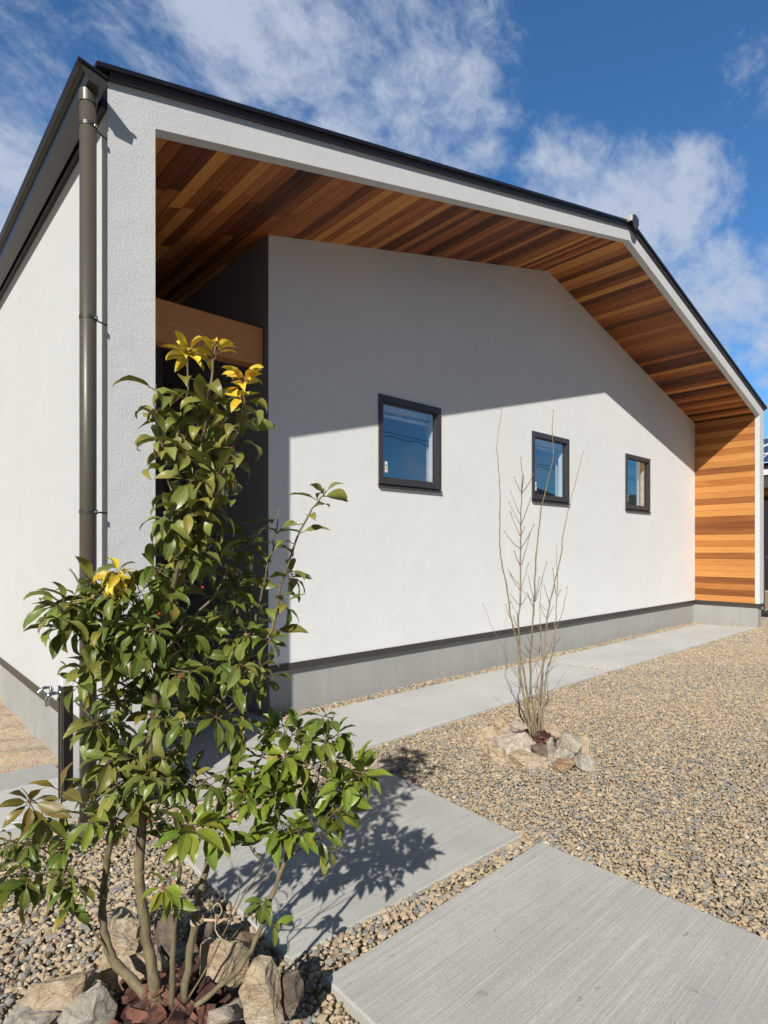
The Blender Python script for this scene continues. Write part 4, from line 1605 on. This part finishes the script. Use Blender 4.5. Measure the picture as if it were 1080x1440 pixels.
# ------------------------------------------------------------------ bare shrub
shrub = empty('bare_shrub', tuple(at(752, 1036, 3.98)))
tag(shrub, 'leafless thin-stemmed shrub standing in a small rock ring in front of the windows', 'shrub')
A4 = lambda x, y: (640 + x / 5.4, 560 + y / 5.4)
A5 = lambda x, y: (640 + x / 5.4, 790 + y / 5.4)
ST = [
    ([A5(595, 1330), A5(570, 1150), A5(530, 900), A5(480, 640), A5(430, 450), A5(400, 230), A5(355, 0), A4(342, 1150), A4(338, 950), A4(343, 750), A4(335, 600), A4(318, 400), A4(325, 300), A4(355, 90)], 3.9, 4.15, 26, 5, 1),
    ([A5(575, 1330), A5(520, 1000), A5(490, 850), A5(488, 650), A5(480, 410), A5(495, 330), A5(497, 0), A4(498, 950), A4(505, 760), A4(510, 600), A4(500, 465)], 3.95, 3.85, 34, 7, 0),
    ([A5(607, 1330), A5(590, 1100), A5(570, 850), A5(580, 600), A5(600, 300), A5(612, 0), A4(630, 1050), A4(660, 820), A4(735, 500), A4(745, 380), A4(738, 240), A4(745, 105)], 3.98, 4.0, 26, 6, 1),
    ([A5(630, 1330), A5(640, 1100), A5(660, 850), A5(680, 700), A5(690, 500), A5(720, 300), A5(795, 0), A4(815, 1100), A4(840, 930), A4(900, 690), A4(975, 410)], 4.0, 4.2, 28, 5, 0),
    ([A5(615, 1330), A5(612, 1050), A5(630, 900), A5(690, 720), A5(745, 580), A5(815, 370), A5(850, 205)], 3.94, 3.8, 18, 5, 0),
    ([A5(662, 1330), A5(680, 1000), A5(700, 820), A5(745, 680), A5(760, 480), A5(775, 250), A4(775, 1290), A4(768, 1130)], 4.02, 4.2, 24, 4, 0),
    ([A5(652, 1330), A5(665, 850), A5(660, 700), A5(645, 450), A5(645, 280), A5(665, 120)], 4.03, 4.15, 18, 4, 0),
    ([A5(603, 1040), A5(500, 920), A5(380, 690), A5(290, 510), A5(215, 325)], 3.96, 3.8, 9, 4, 0),
    ([A5(640, 1330), A5(630, 950), A5(615, 800), A5(590, 660)], 4.0, 4.1, 12, 4, 0),
    ([A5(690, 1010), A5(760, 950), A5(800, 900), A5(830, 845)], 3.9, 3.75, 5, 3, 0),
]
for i, (pl_, d0, d1, w0, w1, mt) in enumerate(ST):
    n = len(pl_)
    line = [(u, v, d0 + (d1 - d0) * k / (n - 1), (w0 * (1 - k / (n - 1)) ** 1.0 + w1 * (k / (n - 1))) / 5.4 * .80) for k, (u, v) in enumerate(pl_)]
    P_, R_ = refine(*world_line(line), n=4, wob=.002, seed=70 + i)
    R_ = [r * (1.22 if k % 6 == 3 else 1) for k, r in enumerate(R_)]
    b = MB()
    b.tube(P_, R_, 8)
    # bud at the tip
    tp = P_[-1]
    dirn = (P_[-1] - P_[-2]) / (np.linalg.norm(P_[-1] - P_[-2]) + 1e-9)
    b.tube([tp, tp + dirn * .006, tp + dirn * .014, tp + dirn * .020], [R_[-1], R_[-1] * 1.7, R_[-1] * 1.5, .0004], 6)
    keep(b.build('stem', M['bark_olive' if mt else 'bark_pale'], smooth=True), shrub)
TW = [
    (A4, 505, 720, 450, 605, 3.86), (A4, 505, 725, 595, 580, 3.86), (A4, 508, 700, 520, 590, 3.86), (A4, 495, 885, 425, 715, 3.87), (A4, 497, 960, 412, 795, 3.87), (A4, 500, 960, 572, 765, 3.87),
    (A4, 492, 1040, 423, 870, 3.88), (A4, 500, 1040, 525, 985, 3.88), (A4, 490, 1140, 380, 1018, 3.88), (A4, 500, 1140, 597, 965, 3.88),
    (A4, 490, 1265, 450, 1165, 3.89), (A4, 505, 1265, 568, 1030, 3.89), (A5, 495, 215, 420, 100, 3.9), (A5, 488, 175, 400, 55, 3.9), (A5, 500, 215, 555, 20, 3.9),
    (A5, 490, 330, 425, 250, 3.9), (A5, 500, 330, 535, 275, 3.9), (A5, 475, 405, 425, 310, 3.91), (A5, 415, 425, 385, 330, 4.0), (A5, 465, 490, 445, 415, 3.92),
    (A5, 600, 300, 555, 110, 3.99), (A5, 596, 300, 515, 220, 3.99), (A5, 603, 300, 640, 125, 3.99), (A5, 610, 300, 692, 10, 3.99), (A5, 590, 340, 548, 235, 3.99),
    (A5, 715, 310, 678, 185, 4.1), (A5, 705, 375, 650, 320, 4.1), (A5, 692, 430, 652, 345, 4.09), (A5, 700, 430, 745, 340, 4.09), (A5, 775, 260, 797, 220, 4.15), (A5, 765, 240, 742, 55, 4.15),
    (A5, 710, 640, 650, 555, 4.08), (A5, 700, 690, 770, 610, 4.06), (A5, 770, 610, 797, 575, 4.05), (A5, 555, 725, 500, 670, 3.97), (A5, 570, 690, 530, 635, 3.98), (A5, 585, 640, 553, 570, 3.98),
    (A5, 640, 690, 595, 645, 4.04), (A5, 650, 800, 615, 760, 4.0), (A5, 690, 850, 742, 800, 4.05), (A5, 640, 690, 642, 650, 4.04), (A5, 480, 690, 455, 680, 3.92), (A5, 655, 515, 628, 485, 4.05), (A5, 570, 520, 545, 505, 3.98),
]
for i, (fn, x0, y0, x1, y1, d) in enumerate(TW):
    u0, v0 = fn(x0, y0)
    u1, v1 = fn(x1, y1)
    dd = random.uniform(-.14, .10)
    a, b = at(u0, v0, d), at(u1, v1, d + dd)
    m_ = (a + b) / 2 + np.array([0, 0, -.12 * abs(u1 - u0) * d / FPX])
    tb = MB()
    P_, R_ = refine([a, m_, b], [.0030, .0023, .0018], 4, .0008, i)
    tb.tube(P_, R_, 6)
    dirn = (P_[-1] - P_[-2]) / (np.linalg.norm(P_[-1] - P_[-2]) + 1e-9)
    tb.tube([b, b + dirn * .004, b + dirn * .009, b + dirn * .013], [.0018, .0034, .0028, .0003], 6)
    keep(tb.build('twig', M['bark_pale'], smooth=True), shrub)

# ------------------------------------------------------------------ garden tap post
TX, TY = -.100, .320
tap = empty('garden_tap', (TX, TY, .05))
tag(tap, 'dark square garden tap post with white cap and chrome faucet', 'tap')
b = MB()
h = .026
b.box((TX - h, TY - h, .05), (TX + h, TY + h, .614))
keep(b.build('post', M['tap_black'], bevel=.003), tap)
b = MB()
b.box((TX - h - .0045, TY - h - .0045, .05), (TX - h + .010, TY - h + .006, .616))
b.box((TX - h - .004, TY + h - .006, .05), (TX - h + .010, TY + h + .004, .616))
keep(b.build('edge_strip', M['gutter']), tap)
b = MB()
b.prism([(TX - h - .002, TY - h - .002), (TX + h + .002, TY - h - .002), (TX + h + .002, TY + h + .002), (TX - h - .002, TY + h + .002)], 'z', .6165, .678)
keep(b.build('cap', M['white_plastic'], bevel=.006), tap)
b = MB()
fc = np.array([TX - h, TY, .585])
b.tube([fc + np.array([.004, 0, 0]), fc + np.array([-.006, 0, 0])], [.017, .017], 16)
P_, R_ = refine([fc, fc + np.array([-.03, 0, .004]), fc + np.array([-.052, 0, -.004]), fc + np.array([-.060, 0, -.032]), fc + np.array([-.060, 0, -.055])],
                [.010, .011, .011, .0095, .0105], 5)
b.tube(P_, R_, 14)
b.tube([fc + np.array([-.040, 0, .008]), fc + np.array([-.040, 0, .022]), fc + np.array([-.040, 0, .034])], [.010, .009, .012], 14)
P_, R_ = refine([fc + np.array([-.036, 0, .032]), fc + np.array([-.070, 0, .036]), fc + np.array([-.100, 0, .014])], [.009, .008, .005], 5)
b.tube(P_, R_, 12)
keep(b.build('faucet', M['chrome'], smooth=True), tap)

# round drain cover set in the apron
dc = on_ground(23, 1153, .052)
b = MB()
b.tube([(dc[0], dc[1], .0505), (dc[0], dc[1], .0535)], [.030, .029], 32, 0, 0)
b.tube([(dc[0], dc[1], .0536), (dc[0], dc[1], .0546)], [.021, .020], 32, 0, 1)
b.box((dc[0] - .010, dc[1] - .0025, .0547), (dc[0] + .010, dc[1] + .0025, .0556), 0, 0)
tag(b.build('drain_cover', [M['white_plastic'], M['chrome']]), 'small round metal drain cover set in the concrete apron', 'drain cover')

# ------------------------------------------------------------------ beyond the house: fence and neighbour
fx = 11.92
fence = empty('slat_fence', (fx, -1.8, 0))
tag(fence, 'dark brown metal fence of thin upright bars beyond the far post', 'fence')
fy0, fy1, ft = -4.2, .80, 1.17
b = MB()
for z0, z1 in ((.06, .13), (ft - .055, ft)):
    b.box((fx - .02, fy0, z0), (fx + .02, fy1, z1))
keep(b.build('rail', M['bronze']), fence)
for y in np.arange(fy0 + .09, fy1 - .06, .105):
    b = MB()
    b.box((fx - .012, y, .131), (fx + .012, y + .020, ft - .056))
    keep(b.build('bar', M['bronze']), fence)
for y in (fy0, (fy0 + fy1) / 2, fy1 - .05):
    b = MB()
    b.box((fx - .030, y, -.05), (fx + .030, y + .06, ft + .03))
    keep(b.build('post', M['bronze']), fence)
b = MB()
b.box((fx - .06, fy0, -.05), (fx + .06, fy1, .055))
keep(b.build('base', M['dark_fill']), fence)

nb = empty('neighbouring_house', (21, 2, 0))
tag(nb, 'neighbouring house with solar panels on its roof and an orange timber wall', 'house')
nX, nY0, nY1 = 19.9, -3.0, 9.0
b = MB()
b.box((nX, nY0, -.1), (nX + 8, nY1, 3.55))
keep(b.build('wall', M['stucco_fine']), nb)
b = MB()
i = 0
y = nY0 + .02
z = 1.0
while z < 3.1:
    b.box((nX - .03, nY0 + .05, z), (nX - .004, nY1 - .05, z + .10), tone_())
    z += .1045
keep(b.build('timber_cladding', M['cedar']), nb)
b = MB()
b.box((nX - .07, 1.6, .05), (nX - .031, 3.4, 2.9))
keep(b.build('door', M['dark_fill']), nb)
b = MB()
b.hexa([(nX - .75, nY0 - .5, 3.56), (nX + 4, nY0 - .5, 5.26), (nX + 4, nY1 + .5, 5.26), (nX - .75, nY1 + .5, 3.56),
        (nX - .75, nY0 - .5, 3.72), (nX + 4, nY0 - .5, 5.42), (nX + 4, nY1 + .5, 5.42), (nX - .75, nY1 + .5, 3.72)])
b.hexa([(nX + 4.002, nY0 - .5, 5.26), (nX + 8.75, nY0 - .5, 3.56), (nX + 8.75, nY1 + .5, 3.56), (nX + 4.002, nY1 + .5, 5.26),
        (nX + 4.002, nY0 - .5, 5.42), (nX + 8.75, nY0 - .5, 3.72), (nX + 8.75, nY1 + .5, 3.72), (nX + 4.002, nY1 + .5, 5.42)])
rn = b.build('roof', M['roof_black'])
keep(rn, nb)
b = MB()
b.box((nX - .90, nY0 - .5, 3.50), (nX - .76, nY1 + .5, 3.66))
keep(b.build('gutter', M['white_paint']), nb)
m, t, p = new_mat('solar_cell')
t.links.new(mixc(t, noise(t, wpos(t), 3, 3), (.012, .020, .05), (.02, .035, .085)), p.inputs['Base Color'])
p.inputs['Roughness'].default_value = .15
M['solar'] = m
slope = (5.42 - 3.72) / 4.75
for r in range(3):
    for c in range(7):
        b = MB()
        x0, x1 = nX - .45 + r * 1.32, nX - .45 + r * 1.32 + 1.27
        y0, y1 = nY0 + c * 1.72, nY0 + c * 1.72 + 1.66
        zz = lambda x: 3.72 + (x - nX + .75) * slope + .05
        b.hexa([(x0, y0, zz(x0)), (x1, y0, zz(x1)), (x1, y1, zz(x1)), (x0, y1, zz(x0)),
                (x0, y0, zz(x0) + .03), (x1, y0, zz(x1) + .03), (x1, y1, zz(x1) + .03), (x0, y1, zz(x0) + .03)], 0, 0)
        for f in np.linspace(0, 1, 5):
            yy_ = y0 + f * (y1 - y0 - .03)
            b.hexa([(x0, yy_, zz(x0) + .031), (x1, yy_, zz(x1) + .031), (x1, yy_ + .03, zz(x1) + .031), (x0, yy_ + .03, zz(x0) + .031),
                    (x0, yy_, zz(x0) + .036), (x1, yy_, zz(x1) + .036), (x1, yy_ + .03, zz(x1) + .036), (x0, yy_ + .03, zz(x0) + .036)], 0, 1)
        for xx in (x0, x1 - .05):
            b.hexa([(xx, y0, zz(xx) + .037), (xx + .05, y0, zz(xx + .05) + .037), (xx + .05, y1, zz(xx + .05) + .037), (xx, y1, zz(xx) + .037),
                    (xx, y0, zz(xx) + .045), (xx + .05, y0, zz(xx + .05) + .045), (xx + .05, y1, zz(xx + .05) + .045), (xx, y1, zz(xx) + .045)], 0, 1)
        keep(b.build('solar_panel', [M['solar'], M['white_paint']]), nb)

# things across the street that only the window panes show: cables and far hills
for k, (z, yy_) in enumerate(((6.35, -11.0), (5.65, -11.3), (5.45, -11.1))):
    b = MB()
    n = 60
    P_ = [(x, yy_, z + .10 * math.cos((x % 24 - 12) / 12 * math.pi) - .0 + (.05 * math.sin(x * 5) if k == 2 else 0)) for x in np.linspace(-30, 60, 300)]
    b.tube(P_, .012, 5)
    tag(b.build('cable', M['tap_black']), ['upper overhead cable mirrored in the window panes', 'middle overhead cable mirrored in the window panes', 'lowest wavy overhead cable mirrored in the window panes'][k], 'cable', 'overhead cables across the street')
m, t, p = new_mat('hill_green')
t.links.new(ramp(t, noise(t, wpos(t), .02, 6, .6), [(.3, (.05, .07, .06)), (.7, (.11, .12, .10))]), p.inputs['Base Color'])
p.inputs['Roughness'].default_value = 1
b = MB()
n = 90
ang = np.linspace(R(-115), R(5), n)
prof = [170 + 55 * math.sin(a * 7) + 32 * math.sin(a * 17 + 1) + 14 * math.sin(a * 41) for a in ang]
for i in range(n - 1):
    for (r0, f0), (r1, f1) in (((1500, 0), (1750, .45)), ((1750, .45), (2000, 1.0)), ((2000, 1.0), (2400, .2))):
        b.poly([(r0 * math.cos(ang[i]), r0 * math.sin(ang[i]), prof[i] * f0 - .5), (r0 * math.cos(ang[i + 1]), r0 * math.sin(ang[i + 1]), prof[i + 1] * f0 - .5),
                (r1 * math.cos(ang[i + 1]), r1 * math.sin(ang[i + 1]), prof[i + 1] * f1 - .5), (r1 * math.cos(ang[i]), r1 * math.sin(ang[i]), prof[i] * f1 - .5)])
tag(b.build('hills', m, fix=False), 'distant wooded hills behind the viewpoint', kind='structure')
